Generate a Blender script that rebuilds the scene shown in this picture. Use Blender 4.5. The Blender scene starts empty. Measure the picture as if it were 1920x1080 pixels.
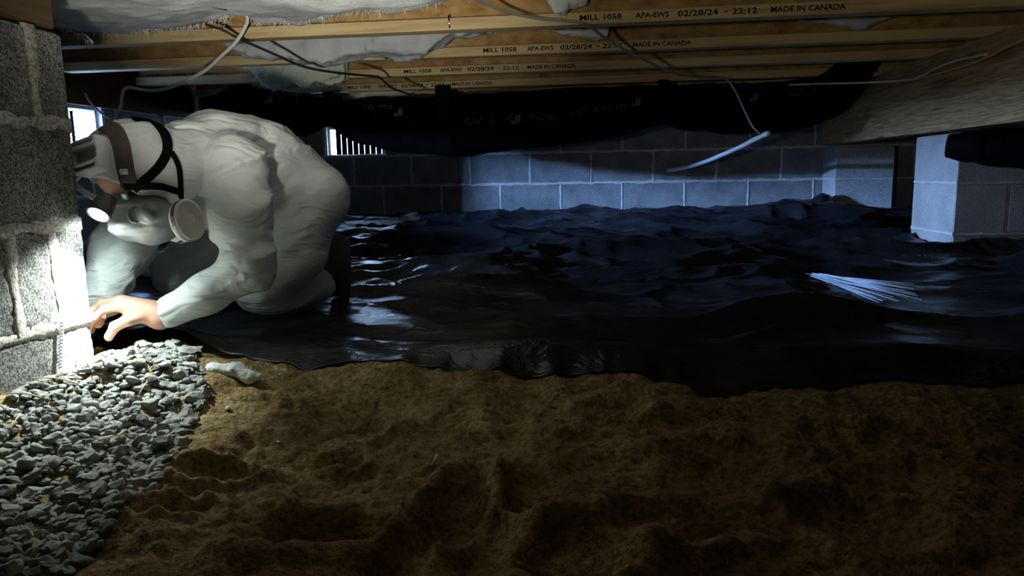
import bpy, bmesh, math, random
import numpy as np
from mathutils import Vector, Matrix

random.seed(7); RNG = np.random.default_rng(11)
scene = bpy.context.scene
COL = scene.collection
PI = math.pi

# ------------------------------------------------------------------ camera
# world frame: X along the back wall, Y into the crawl space, Z up (metres)
FPX = 1387.0
PITCH, ROLL, YAW = math.radians(8.8), math.radians(1.05), math.radians(7.0)
CAM = np.array([0.0, 0.0, 0.5])
def _basis():
    f0 = np.array([-math.sin(YAW), math.cos(YAW), 0]); r0 = np.array([math.cos(YAW), math.sin(YAW), 0]); z = np.array([0, 0, 1.0])
    F = f0*math.cos(PITCH) - z*math.sin(PITCH); U0 = f0*math.sin(PITCH) + z*math.cos(PITCH)
    return r0*math.cos(ROLL) - U0*math.sin(ROLL), r0*math.sin(ROLL) + U0*math.cos(ROLL), F
CR, CU, CF = _basis()
cam_d = bpy.data.cameras.new('camera'); cam_o = bpy.data.objects.new('camera', cam_d); COL.objects.link(cam_o)
cam_d.sensor_width = 36.0; cam_d.lens = FPX/1920*36.0; cam_d.clip_start = 0.02; cam_d.clip_end = 50
cam_o.matrix_world = Matrix(((CR[0], CU[0], -CF[0], CAM[0]), (CR[1], CU[1], -CF[1], CAM[1]), (CR[2], CU[2], -CF[2], CAM[2]), (0, 0, 0, 1)))
scene.camera = cam_o
# measuring helpers: where a point of the photograph lies on a plane of the place
def _ray(px, py): return CF + CR*((px-960)/FPX) + CU*((540-py)/FPX)
def atY(px, py, Y): d = _ray(px, py); return CAM + d*(Y/d[1])
def atZ(px, py, z): d = _ray(px, py); return CAM + d*((z-CAM[2])/d[2])
def atX(px, py, X): d = _ray(px, py); return CAM + d*(X/d[0])

# ------------------------------------------------------------------ world, exposure, daylight
w = bpy.data.worlds.new('world'); scene.world = w; w.use_nodes = True
w.node_tree.nodes['Background'].inputs[0].default_value = (0.55, 0.72, 1.0, 1)
w.node_tree.nodes['Background'].inputs[1].default_value = 4.0
scene.view_settings.view_transform = 'Standard'; scene.view_settings.look = 'None'
scene.view_settings.exposure = 0.0; scene.view_settings.gamma = 1.0; scene.view_settings.use_curve_mapping = False

def area_light(name, loc, direction, sx, sy, power, color):
    d = bpy.data.lights.new(name, 'AREA'); d.shape = 'RECTANGLE'; d.size = sx; d.size_y = sy; d.energy = power; d.color = color
    o = bpy.data.objects.new(name, d); COL.objects.link(o); o.location = loc
    o.rotation_euler = Vector(direction).to_track_quat('-Z', 'Y').to_euler(); return o
# daylight arriving at the two foundation vents
area_light('vent_daylight_left', (-4.6, 3.15, 1.09), (1, -0.05, -0.15), 1.6, 0.52, 3300, (0.33, 0.56, 1.0))
area_light('vent_daylight_left_wall', (-4.6, 1.60, 1.17), (1, 0.65, -0.2), 1.7, 0.44, 9000, (0.27, 0.50, 1.0))  # second lamp for the left vent, added and shaped to brighten the back wall
area_light('vent_daylight_back', (-1.677, 5.24, 0.725), (0, -1, 0), 0.40, 0.20, 30, (0.42, 0.65, 1.0))

def spot_light(name, loc, target, power, color, ang, blend, rad):
    d = bpy.data.lights.new(name, 'SPOT'); d.energy = power; d.color = color; d.spot_size = math.radians(ang); d.spot_blend = blend; d.shadow_soft_size = rad
    o = bpy.data.objects.new(name, d); COL.objects.link(o); o.location = loc
    o.rotation_euler = (Vector(target)-Vector(loc)).to_track_quat('-Z', 'Y').to_euler(); return o
# two unseen fill spots added beside the camera to brighten joists and girder
spot_light('fill_spot_joists', (-0.40, 0.25, 0.34), (-0.85, 2.30, 1.31), 150.0, (1.0, 0.96, 0.87), 46, 1.0, 0.03)
spot_light('fill_spot_right', (-0.36, 0.08, 0.56), (0.45, 2.44, 1.30), 24.0, (1.0, 0.92, 0.72), 72, 1.0, 0.03)

# ------------------------------------------------------------------ noise
def _hash(ix, iy, iz, s):
    n = (ix.astype(np.int64)*374761393 + iy.astype(np.int64)*668265263 + iz.astype(np.int64)*2147483647 + s*1274126177) & 0xffffffff
    n = ((n ^ (n >> 13))*1274126177) & 0xffffffff
    return ((n ^ (n >> 16)) & 0xffff)/32767.5 - 1.0
def vnoise(x, y, z=None, s=0):
    x = np.asarray(x, float); y = np.asarray(y, float); z = np.zeros_like(x) if z is None else np.asarray(z, float)
    x, y, z = np.broadcast_arrays(x, y, z)
    ix, iy, iz = np.floor(x), np.floor(y), np.floor(z); fx, fy, fz = x-ix, y-iy, z-iz
    ux, uy, uz = fx*fx*(3-2*fx), fy*fy*(3-2*fy), fz*fz*(3-2*fz)
    flat = not np.any(fz)
    def lay(k):
        a = _hash(ix, iy, iz+k, s); b = _hash(ix+1, iy, iz+k, s); c = _hash(ix, iy+1, iz+k, s); d = _hash(ix+1, iy+1, iz+k, s)
        return (a+(b-a)*ux)*(1-uy) + (c+(d-c)*ux)*uy
    l0 = lay(0)
    return l0 if flat else l0 + (lay(1)-l0)*uz
def fbm(x, y, z=None, o=4, s=0, g=0.5):
    t = 0; a = 1.0; f = 1.0
    for k in range(o):
        t = t + a*vnoise(np.asarray(x)*f+17.3*k, np.asarray(y)*f-9.1*k, None if z is None else np.asarray(z)*f+4.7*k, s+k); a *= g; f *= 2.03
    return t
def sstep(a, b, x): t = np.clip((np.asarray(x, float)-a)/(b-a), 0, 1); return t*t*(3-2*t)

# ------------------------------------------------------------------ mesh helpers
def mesh_np(name, V, Fc, smooth=True):
    me = bpy.data.meshes.new(name); me.from_pydata([tuple(v) for v in np.asarray(V, float).tolist()], [], [tuple(f) for f in (Fc.tolist() if hasattr(Fc, 'tolist') else Fc)])
    if smooth: me.polygons.foreach_set('use_smooth', [True]*len(me.polygons))
    me.update(); return me
def obj(name, me, m=None, parent=None, loc=None, rot=None):
    o = bpy.data.objects.new(name, me); COL.objects.link(o)
    if m is not None and me is not None and len(me.materials) == 0: me.materials.append(m)
    if parent is not None: o.parent = parent
    if loc is not None: o.location = loc
    if rot is not None: o.rotation_euler = rot
    return o
def tag(o, label, cat=None, group=None, kind=None):
    o['label'] = label
    if cat: o['category'] = cat
    if group: o['group'] = group
    if kind: o['kind'] = kind
    return o
def thing(name, label, cat, loc=(0, 0, 0), group=None):
    o = bpy.data.objects.new(name, None); COL.objects.link(o); o.location = loc; o.empty_display_size = 0.05
    return tag(o, label, cat, group)
class MB:
    def __init__(s): s.v = []; s.f = []
    def add(s, V, Fc):
        n = len(s.v); s.v += [tuple(map(float, p)) for p in V]; s.f += [tuple(int(i)+n for i in f) for f in Fc]; return s
    def box(s, a, b):
        x0, y0, z0 = a; x1, y1, z1 = b
        return s.add([(x0,y0,z0),(x1,y0,z0),(x1,y1,z0),(x0,y1,z0),(x0,y0,z1),(x1,y0,z1),(x1,y1,z1),(x0,y1,z1)],
                     [(0,3,2,1),(4,5,6,7),(0,1,5,4),(1,2,6,5),(2,3,7,6),(3,0,4,7)])
    def tube(s, pts, rad, n=8, flat=1.0, up=(0, 0, 1), cap=True):
        P = np.asarray(pts, float); m = len(P); R = np.full(m, rad) if np.isscalar(rad) else np.asarray(rad, float)
        T = np.gradient(P, axis=0); T /= np.linalg.norm(T, axis=1)[:, None]+1e-12
        u = np.asarray(up, float); base = len(s.v); side0 = None
        for i in range(m):
            a = np.cross(T[i], u) if side0 is None else side0 - T[i]*np.dot(side0, T[i])
            if np.linalg.norm(a) < 1e-6: a = np.cross(T[i], (1, 0, 0.01))
            a /= np.linalg.norm(a); side0 = a; b = np.cross(a, T[i])
            for k in range(n):
                t = 2*PI*k/n; s.v.append(tuple(P[i] + R[i]*(a*math.cos(t) + b*math.sin(t)*flat)))
        for i in range(m-1):
            for k in range(n):
                q = base+i*n; s.f.append((q+k, q+(k+1) % n, q+n+(k+1) % n, q+n+k))
        if cap: s.f.append(tuple(base+k for k in range(n))[::-1]); s.f.append(tuple(base+(m-1)*n+k for k in range(n)))
        return s
    def mesh(s, name, smooth=False): return mesh_np(name, s.v, s.f, smooth)
def bevel_box_mesh(name, sx, sy, sz, bev, seg=1):
    bm = bmesh.new(); bmesh.ops.create_cube(bm, size=1.0); bmesh.ops.scale(bm, vec=(sx, sy, sz), verts=bm.verts)
    bmesh.ops.bevel(bm, geom=bm.edges[:], offset=bev, segments=seg, affect='EDGES', profile=0.5)
    me = bpy.data.meshes.new(name); bm.to_mesh(me); bm.free(); return me
def spline(pts, n):
    P = np.asarray(pts, float); m = len(P)
    Q = np.vstack([2*P[0]-P[1], P, 2*P[-1]-P[-2]]); out = []
    for t in np.linspace(0, m-1-1e-9, n):
        i = int(t); u = t-i; p0, p1, p2, p3 = Q[i], Q[i+1], Q[i+2], Q[i+3]
        out.append(0.5*((2*p1)+(-p0+p2)*u+(2*p0-5*p1+4*p2-p3)*u*u+(-p0+3*p1-3*p2+p3)*u**3))
    return np.array(out)

# ------------------------------------------------------------------ implicit shapes (smooth bodies, soft batts)
def surfnet(D, o, h):
    nx, ny, nz = D.shape; S = D < 0
    def corner(A, c): return A[c[0]:nx-1+c[0], c[1]:ny-1+c[1], c[2]:nz-1+c[2]]
    acc = np.zeros((nx-1, ny-1, nz-1, 3)); cnt = np.zeros((nx-1, ny-1, nz-1))
    cs = [(i, j, k) for i in (0, 1) for j in (0, 1) for k in (0, 1)]
    for a in cs:
        for ax in range(3):
            if a[ax] == 0:
                b = list(a); b[ax] = 1
                da, db = corner(D, a), corner(D, b); m = (da < 0) != (db < 0)
                t = np.where(m, da/(da-db+1e-30), 0)
                for q in range(3): acc[..., q] += m*(a[q] + (t if q == ax else 0))
                cnt += m
    act = cnt > 0; idx = -np.ones(act.shape, int); idx[act] = np.arange(act.sum())
    ii = np.argwhere(act); V = (ii + acc[act]/cnt[act][:, None])*h + np.asarray(o)
    faces = []
    for ax in range(3):
        b, c = (ax+1) % 3, (ax+2) % 3
        sl0 = [slice(None)]*3; sl1 = [slice(None)]*3; sl0[ax] = slice(0, -1); sl1[ax] = slice(1, None)
        A, B = S[tuple(sl0)], S[tuple(sl1)]; E = np.argwhere(A != B); 
        if len(E) == 0: continue
        ok = (E[:, b] > 0) & (E[:, c] > 0) & (E[:, b] < D.shape[b]-1) & (E[:, c] < D.shape[c]-1); E = E[ok]
        inside = A[E[:, 0], E[:, 1], E[:, 2]]
        def cell(db, dc): q = E.copy(); q[:, b] -= db; q[:, c] -= dc; return idx[q[:, 0], q[:, 1], q[:, 2]]
        q = np.stack([cell(1, 1), cell(0, 1), cell(0, 0), cell(1, 0)], 1)
        q[~inside] = q[~inside][:, ::-1]; faces.append(q)
    return V, np.vstack(faces)
def grid(lo, hi, h):
    lo = np.asarray(lo, float); hi = np.asarray(hi, float); n = np.ceil((hi-lo)/h).astype(int)+1
    ax = [lo[i]+h*np.arange(n[i]) for i in range(3)]
    return np.meshgrid(*ax, indexing='ij'), lo
def s_caps(G, a, b, ra, rb):
    a = np.asarray(a, float); d = np.asarray(b, float)-a; L2 = d@d+1e-12
    px, py, pz = G[0]-a[0], G[1]-a[1], G[2]-a[2]
    t = np.clip((px*d[0]+py*d[1]+pz*d[2])/L2, 0, 1)
    return np.sqrt((px-t*d[0])**2+(py-t*d[1])**2+(pz-t*d[2])**2) - (ra+(rb-ra)*t)
def s_ell(G, c, A, r):
    px, py, pz = G[0]-c[0], G[1]-c[1], G[2]-c[2]; k0 = 0
    for q in range(3): k0 = k0 + ((px*A[q][0]+py*A[q][1]+pz*A[q][2])/r[q])**2
    return (np.sqrt(k0)-1)*min(r)
def s_box(G, c, A, r, rd):
    px, py, pz = G[0]-c[0], G[1]-c[1], G[2]-c[2]; o = 0; mx = -9
    for q in range(3):
        d = np.abs(px*A[q][0]+py*A[q][1]+pz*A[q][2])-(r[q]-rd); o = o + np.maximum(d, 0)**2; mx = np.maximum(mx, d)
    return np.sqrt(o)+np.minimum(mx, 0)-rd
def smin(a, b, k): h = np.clip(0.5+0.5*(b-a)/k, 0, 1); return b+(a-b)*h-k*h*(1-h)
def smax(a, b, k): return -smin(-a, -b, k)
def union(L, k):
    d = L[0]
    for e in L[1:]: d = smin(d, e, k)
    return d

# ------------------------------------------------------------------ materials
def nmat(name):
    m = bpy.data.materials.new(name); m.use_nodes = True; nt = m.node_tree; b = nt.nodes['Principled BSDF']
    def N(t, **kw):
        n = nt.nodes.new(t)
        for k, v in kw.items(): setattr(n, k, v)
        return n
    return m, nt, b, N
def pmat(name, stops, scale=8.0, stretch=(1, 1, 1), rough=0.7, detail=6, bump=0.3, bscale=40.0, bdist=0.01, spec=0.4, fine=None, metal=0.0, bstretch=None, coord='pos', bdetail=5, bdistort=0.0):
    m, nt, b, N = nmat(name)
    if coord == 'pos': g = N('ShaderNodeNewGeometry'); co = g.outputs['Position']
    else: g = N('ShaderNodeTexCoord'); co = g.outputs['Object']
    mp = N('ShaderNodeMapping'); mp.inputs['Scale'].default_value = stretch; nt.links.new(co, mp.inputs['Vector'])
    n1 = N('ShaderNodeTexNoise'); n1.inputs['Scale'].default_value = scale; n1.inputs['Detail'].default_value = detail; n1.inputs['Roughness'].default_value = 0.62
    nt.links.new(mp.outputs[0], n1.inputs['Vector'])
    r = N('ShaderNodeValToRGB'); e = r.color_ramp.elements
    e[0].position = stops[0][0]; e[0].color = (*stops[0][1], 1); e[1].position = stops[-1][0]; e[1].color = (*stops[-1][1], 1)
    for p, c in stops[1:-1]: q = e.new(p); q.color = (*c, 1)
    nt.links.new(n1.outputs[0], r.inputs[0]); out = r.outputs[0]
    if fine:
        n3 = N('ShaderNodeTexNoise'); n3.inputs['Scale'].default_value = fine[0]; n3.inputs['Detail'].default_value = 3
        nt.links.new(co, n3.inputs['Vector'])
        r3 = N('ShaderNodeValToRGB'); r3.color_ramp.elements[0].position = fine[1]; r3.color_ramp.elements[1].position = fine[2]
        r3.color_ramp.elements[0].color = (*fine[3], 1); r3.color_ramp.elements[1].color = (1, 1, 1, 1)
        nt.links.new(n3.outputs[0], r3.inputs[0])
        mx = N('ShaderNodeMix', data_type='RGBA', blend_type='MULTIPLY'); mx.inputs[0].default_value = 1.0
        nt.links.new(out, mx.inputs[6]); nt.links.new(r3.outputs[0], mx.inputs[7]); out = mx.outputs[2]
    nt.links.new(out, b.inputs['Base Color'])
    b.inputs['Roughness'].default_value = rough; b.inputs['Specular IOR Level'].default_value = spec; b.inputs['Metallic'].default_value = metal
    if bump > 0:
        n2 = N('ShaderNodeTexNoise'); n2.inputs['Scale'].default_value = bscale; n2.inputs['Detail'].default_value = bdetail; n2.inputs['Distortion'].default_value = bdistort; n2.inputs['Roughness'].default_value = 0.65
        if bstretch:
            mp2 = N('ShaderNodeMapping'); mp2.inputs['Scale'].default_value = bstretch; nt.links.new(co, mp2.inputs['Vector']); nt.links.new(mp2.outputs[0], n2.inputs['Vector'])
        else: nt.links.new(co, n2.inputs['Vector'])
        bp = N('ShaderNodeBump'); bp.inputs['Strength'].default_value = bump; bp.inputs['Distance'].default_value = bdist
        nt.links.new(n2.outputs[0], bp.inputs['Height']); nt.links.new(bp.outputs[0], b.inputs['Normal'])
    return m
def flat(name, c, rough=0.6, spec=0.4, metal=0.0):
    m, nt, b, N = nmat(name); b.inputs['Base Color'].default_value = (*c, 1); b.inputs['Roughness'].default_value = rough
    b.inputs['Specular IOR Level'].default_value = spec; b.inputs['Metallic'].default_value = metal; return m

M = {}
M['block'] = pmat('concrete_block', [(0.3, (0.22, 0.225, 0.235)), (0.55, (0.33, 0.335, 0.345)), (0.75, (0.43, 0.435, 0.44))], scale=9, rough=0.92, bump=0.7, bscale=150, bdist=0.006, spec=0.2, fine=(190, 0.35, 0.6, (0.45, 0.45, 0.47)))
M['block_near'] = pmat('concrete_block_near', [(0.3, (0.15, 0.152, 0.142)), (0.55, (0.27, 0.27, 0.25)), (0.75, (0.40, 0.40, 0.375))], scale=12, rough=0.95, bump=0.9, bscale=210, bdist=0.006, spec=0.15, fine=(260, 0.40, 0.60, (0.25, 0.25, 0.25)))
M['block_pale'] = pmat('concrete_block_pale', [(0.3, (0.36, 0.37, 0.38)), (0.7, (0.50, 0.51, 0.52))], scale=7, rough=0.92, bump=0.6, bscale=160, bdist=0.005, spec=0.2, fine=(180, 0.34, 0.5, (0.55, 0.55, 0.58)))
M['mortar'] = pmat('mortar', [(0.3, (0.50, 0.49, 0.49)), (0.7, (0.66, 0.65, 0.65))], scale=20, rough=0.95, bump=0.6, bscale=90, bdist=0.006, spec=0.15)
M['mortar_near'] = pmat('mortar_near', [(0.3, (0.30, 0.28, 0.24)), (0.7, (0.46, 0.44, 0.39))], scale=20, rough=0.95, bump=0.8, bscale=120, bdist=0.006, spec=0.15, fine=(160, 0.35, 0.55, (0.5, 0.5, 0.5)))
M['sand'] = pmat('sand', [(0.25, (0.26, 0.185, 0.083)), (0.5, (0.38, 0.285, 0.140)), (0.75, (0.47, 0.37, 0.195))], scale=7, rough=0.97, bump=1.0, bscale=55, bdist=0.022, spec=0.1, fine=(95, 0.32, 0.60, (0.58, 0.53, 0.47)))
M['stone'] = pmat('crushed_stone', [(0.3, (0.11, 0.118, 0.108)), (0.5, (0.22, 0.23, 0.21)), (0.75, (0.36, 0.37, 0.34))], scale=22, rough=0.85, bump=0.5, bscale=140, bdist=0.004, spec=0.25)
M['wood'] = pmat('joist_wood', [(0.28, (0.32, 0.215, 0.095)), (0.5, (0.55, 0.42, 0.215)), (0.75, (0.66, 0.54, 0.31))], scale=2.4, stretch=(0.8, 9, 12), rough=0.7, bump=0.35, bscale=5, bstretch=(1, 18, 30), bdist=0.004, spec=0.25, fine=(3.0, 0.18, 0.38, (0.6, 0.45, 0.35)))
M['wood_weathered'] = pmat('weathered_wood', [(0.3, (0.30, 0.26, 0.20)), (0.7, (0.50, 0.46, 0.37))], scale=3, stretch=(0.8, 9, 9), rough=0.8, bump=0.3, bscale=6, bstretch=(1, 20, 20), bdist=0.004, spec=0.2)
M['osb'] = pmat('oriented_strand_board', [(0.3, (0.20, 0.11, 0.035)), (0.5, (0.36, 0.22, 0.08)), (0.72, (0.48, 0.32, 0.13))], scale=16, stretch=(1, 2, 1.4), rough=0.75, bump=0.4, bscale=30, bdist=0.004, spec=0.2)
M['girder'] = pmat('girder_wood', [(0.30, (0.14, 0.085, 0.036)), (0.47, (0.42, 0.29, 0.14)), (0.54, (0.22, 0.14, 0.062)), (0.62, (0.45, 0.31, 0.155)), (0.78, (0.50, 0.36, 0.19))], scale=3.0, stretch=(9, 0.7, 13), rough=0.8, bump=0.5, bscale=5, bstretch=(18, 1, 30), bdist=0.004, spec=0.2, detail=4)
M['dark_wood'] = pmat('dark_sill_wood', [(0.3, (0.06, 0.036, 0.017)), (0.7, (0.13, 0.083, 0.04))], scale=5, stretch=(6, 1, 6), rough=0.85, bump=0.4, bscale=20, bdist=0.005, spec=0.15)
M['batt'] = pmat('fiberglass_batt', [(0.3, (0.58, 0.62, 0.60)), (0.7, (0.78, 0.81, 0.79))], scale=9, rough=0.95, bump=0.8, bscale=110, bdist=0.006, spec=0.1)
M['batt_green'] = pmat('fiberglass_batt_greenish', [(0.3, (0.52, 0.62, 0.48)), (0.7, (0.72, 0.80, 0.64))], scale=10, rough=0.95, bump=0.9, bscale=80, bdist=0.01, spec=0.1)
M['batt_grey'] = pmat('batt_grey_facing', [(0.3, (0.34, 0.37, 0.38)), (0.7, (0.50, 0.53, 0.54))], scale=8, rough=0.85, bump=0.5, bscale=50, bdist=0.006, spec=0.2)
M['suit'] = pmat('white_coverall_fabric', [(0.3, (0.54, 0.585, 0.56)), (0.7, (0.64, 0.685, 0.66))], scale=4, rough=0.5, bump=0.55, bscale=9, bstretch=(1.0, 1.0, 2.2), bdist=0.02, spec=0.3, bdetail=1.6, bdistort=1.8)
M['skin'] = pmat('skin', [(0.3, (0.50, 0.27, 0.19)), (0.7, (0.62, 0.37, 0.27))], scale=14, rough=0.5, bump=0.2, bscale=120, bdist=0.002, spec=0.35)
M['boot'] = pmat('dark_boot', [(0.3, (0.07, 0.066, 0.056)), (0.7, (0.14, 0.13, 0.11))], scale=12, rough=0.7, bump=0.3, bscale=60, bdist=0.003, spec=0.3)
M['resp'] = pmat('grey_respirator', [(0.3, (0.16, 0.168, 0.168)), (0.7, (0.24, 0.25, 0.25))], scale=9, rough=0.35, bump=0.1, bscale=60, bdist=0.002, spec=0.5)
M['resp_dark'] = flat('dark_rubber', (0.07, 0.07, 0.075), 0.5)
M['filter'] = pmat('filter_white', [(0.3, (0.62, 0.60, 0.54)), (0.7, (0.72, 0.70, 0.64))], scale=20, rough=0.6, bump=0.1, bscale=80, bdist=0.002)
M['strap'] = pmat('black_strap', [(0.3, (0.003, 0.003, 0.003)), (0.7, (0.007, 0.007, 0.007))], scale=60, rough=0.9, bump=0.0, spec=0.0)
M['cap'] = pmat('dark_cap', [(0.3, (0.055, 0.042, 0.036)), (0.7, (0.10, 0.078, 0.066))], scale=30, rough=0.85, bump=0.2, bscale=120, bdist=0.002, spec=0.2)
M['buckle'] = flat('pale_buckle', (0.55, 0.56, 0.54), 0.4)
M['buckle_green'] = flat('greenish_buckle', (0.22, 0.30, 0.24), 0.4)
M['white_plastic'] = flat('white_plastic', (0.70, 0.72, 0.72), 0.35, 0.5)
M['cable_white'] = flat('white_cable', (0.66, 0.66, 0.62), 0.45)
M['cable_grey'] = flat('grey_cable', (0.28, 0.27, 0.27), 0.5)
M['cable_black'] = flat('black_cable', (0.02, 0.018, 0.018), 0.5)
M['cable_yellow'] = flat('yellow_cable', (0.62, 0.40, 0.03), 0.45)
M['hose'] = flat('white_tubing', (0.72, 0.74, 0.78), 0.4)
M['ink'] = flat('black_ink', (0.02, 0.014, 0.01), 0.9, 0.1)
M['print'] = flat('faded_white_print', (0.16, 0.16, 0.19), 0.6, 0.2)
M['metal'] = flat('bright_metal', (0.75, 0.77, 0.80), 0.22, 0.5, 1.0)
M['wire'] = flat('pale_blue_wire', (0.50, 0.60, 0.72), 0.35, 0.5)
M['vent_frame'] = flat('white_vent_frame', (0.62, 0.62, 0.66), 0.5)
M['vent_slat'] = flat('black_vent_slat', (0.0002, 0.0002, 0.0003), 0.9, 0.0)
M['straw'] = flat('dry_straw', (0.50, 0.40, 0.20), 0.8)
M['pebble'] = pmat('white_pebble', [(0.3, (0.55, 0.53, 0.47)), (0.7, (0.70, 0.68, 0.62))], scale=30, rough=0.8, bump=0.2, bscale=90, bdist=0.002)
# black polyethylene: glossy with fine crinkles
def poly_mat(name, c, r0, r1, bs, bscale, spec=0.5):
    m, nt, b, N = nmat(name); g = N('ShaderNodeNewGeometry')
    b.inputs['Base Color'].default_value = (*c, 1); b.inputs['Specular IOR Level'].default_value = spec
    n = N('ShaderNodeTexNoise'); n.inputs['Scale'].default_value = 5; n.inputs['Detail'].default_value = 4
    mr = N('ShaderNodeMapRange'); mr.inputs[1].default_value = 0.35; mr.inputs[2].default_value = 0.65; mr.inputs[3].default_value = r0; mr.inputs[4].default_value = r1
    nt.links.new(g.outputs['Position'], n.inputs['Vector']); nt.links.new(n.outputs[0], mr.inputs[0]); nt.links.new(mr.outputs[0], b.inputs['Roughness'])
    mp = N('ShaderNodeMapping'); mp.inputs['Scale'].default_value = (0.6, 1.6, 1.0); nt.links.new(g.outputs['Position'], mp.inputs['Vector'])
    n2 = N('ShaderNodeTexNoise'); n2.inputs['Scale'].default_value = bscale; n2.inputs['Detail'].default_value = 5; n2.inputs['Roughness'].default_value = 0.6; n2.inputs['Distortion'].default_value = 0.6
    nt.links.new(mp.outputs[0], n2.inputs['Vector'])
    bp = N('ShaderNodeBump'); bp.inputs['Strength'].default_value = bs; bp.inputs['Distance'].default_value = 0.02
    nt.links.new(n2.outputs[0], bp.inputs['Height']); nt.links.new(bp.outputs[0], b.inputs['Normal']); return m
M['poly'] = poly_mat('black_poly_sheet', (0.016, 0.017, 0.022), 0.18, 0.36, 0.75, 9, 0.55)
M['duct'] = poly_mat('black_duct_jacket', (0.0025, 0.0025, 0.0032), 0.55, 0.75, 0.35, 9, 0.03)

# ------------------------------------------------------------------ ground shape
def pier_mound(X, Y):
    a = sstep(-0.66, -1.16, X)*sstep(0.72, 1.3, Y)
    return 0.078*a
FOOT = []
for px, py, rx, ry, dep, ang in [(415, 868, .055, .030, .030, .3), (585, 985, .085, .055, .040, .35), (845, 950, .045, .085, .035, -.15), (1000, 930, .04, .07, .022, .2),
                                 (640, 850, .04, .03, .020, 0), (700, 800, .05, .05, .018, .5), (1150, 800, .06, .04, .018, 0), (960, 780, .04, .07, .016, .4),
                                 (330, 930, .05, .03, .022, .6), (1390, 880, .10, .07, .020, .1), (1250, 990, .09, .05, .024, .3), (1620, 960, .08, .06, .020, -.2),
                                 (500, 760, .05, .03, .012, .2), (730, 1040, .04, .05, .022, 0), (1090, 1040, .06, .05, .022, 0), (1740, 830, .08, .05, .016, 0), (880, 720, .05, .03, .014, 0)]:
    p = atZ(px, py, .02); FOOT.append((p[0], p[1], rx, ry, dep, ang))
def ground(X, Y):
    X = np.asarray(X, float); Y = np.asarray(Y, float)
    z = 0.035*sstep(0.75, 1.6, Y) + 0.055*sstep(1.66, 1.95, Y) + 0.085*sstep(2.0, 5.0, Y)
    z = np.maximum(z + pier_mound(X, Y)*(1-sstep(1.55, 1.9, Y)), z)
    near = 1-sstep(1.62, 1.8, Y)
    z = z + near*(0.026*(1-0.75*sstep(.35, .8, X))*fbm(X*4.2, Y*4.2, o=3, s=5) + 0.013*fbm(X*13, Y*13, o=3, s=9))
    for fx, fy, rx, ry, dep, ang in FOOT:
        c, s = math.cos(ang), math.sin(ang); u = ((X-fx)*c+(Y-fy)*s)/rx; v = (-(X-fx)*s+(Y-fy)*c)/ry; r2 = u*u+v*v
        z = z - near*1.1*dep*np.exp(-(r2**1.6)) + near*dep*0.7*np.exp(-((np.sqrt(r2)-1.45)/0.35)**2)
    return z

def edge_y(X): return 1.635 - 0.0*X + 0.018*fbm(np.asarray(X)*3.1, np.asarray(X)*0, o=3, s=77) + 0.0*X
def gpix(px, py):                      # where the line of sight through a photo point meets the sand
    t = np.linspace(0.6, 2.6, 900); P = CAM[None]+_ray(px, py)[None]*t[:, None]; d = P[:, 2]-sandz(P[:, 0], P[:, 1]); k = int(np.argmax(d < 0)); return P[k]
# floor: the sand bed
def height_grid(name, xs, ys, fn, m):
    X, Y = np.meshgrid(xs, ys, indexing='ij'); Z = fn(X, Y); nx, ny = X.shape
    V = np.stack([X, Y, Z], -1).reshape(-1, 3); i = np.arange((nx-1)*(ny-1)); a = (i//(ny-1))*ny + i % (ny-1)
    return mesh_np(name, V, np.stack([a, a+ny, a+ny+1, a+1], 1))
xs = np.concatenate([np.linspace(-2.4, -1.3, 24, endpoint=False), np.arange(-1.3, 1.6, 0.0068), np.linspace(1.6, 3.3, 30)])
ys = np.concatenate([np.linspace(-1.1, 0.62, 20, endpoint=False), np.arange(0.62, 1.9, 0.0062), np.linspace(1.9, 5.15, 40)])
def sandz(X, Y):
    ey = edge_y(X); z = ground(X, Y) - 0.035*sstep(0.004, 0.05, np.asarray(Y)-ey)
    return z + (1-sstep(1.6, 1.75, Y))*0.0062*fbm(X*46, Y*46, o=2, s=31)
floor = obj('floor', height_grid('floor', xs, ys, sandz, None), M['sand']); floor['kind'] = 'structure'; floor['label'] = 'bare tan sand floor with scuffed footprints in front of the plastic'

# ------------------------------------------------------------------ block walls
def bead(mb, p0, p1, nrm, w0, seed, proud=0.0035, seg=0.012):
    p0 = np.asarray(p0, float); p1 = np.asarray(p1, float); d = p1-p0; L = np.linalg.norm(d); d /= L; nrm = np.asarray(nrm, float); sd = np.cross(nrm, d)
    n = max(3, int(L/seg)); t = np.linspace(0, L, n)
    wl = w0*(1+0.45*fbm(t*30, t*0+seed, o=3, s=seed)+0.5*np.maximum(0, vnoise(t*9, t*0+seed*3.1, s=seed+5))**2)
    wr = w0*(1+0.45*fbm(t*30, t*0-seed, o=3, s=seed+9)+0.5*np.maximum(0, vnoise(t*9, t*0-seed*2.3, s=seed+7))**2)
    pr = proud*(1+0.5*fbm(t*40, t*0+seed, o=2, s=seed+3))
    V = []
    for i in range(n):
        c = p0+d*t[i]
        for a, h in ((-wl[i], -0.006), (-wl[i]*0.8, pr[i]*0.6), (0, pr[i]*0.5), (wr[i]*0.8, pr[i]*0.6), (wr[i], -0.006)): V.append(c+sd*a+nrm*h)
    mb.add(V, [(i*5+k, i*5+k+1, i*5+k+6, i*5+k+5) for i in range(n-1) for k in range(4)])
COURSES = [-0.18, 0.023, 0.226, 0.430, 0.634, 0.838]
_bc = {}
def block_mesh(sx, sy, sz, bev=0.005):
    k = (round(sx, 3), round(sy, 3), round(sz, 3))
    if k not in _bc: _bc[k] = bevel_box_mesh('block', sx, sy, sz, bev)
    return _bc[k]
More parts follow.
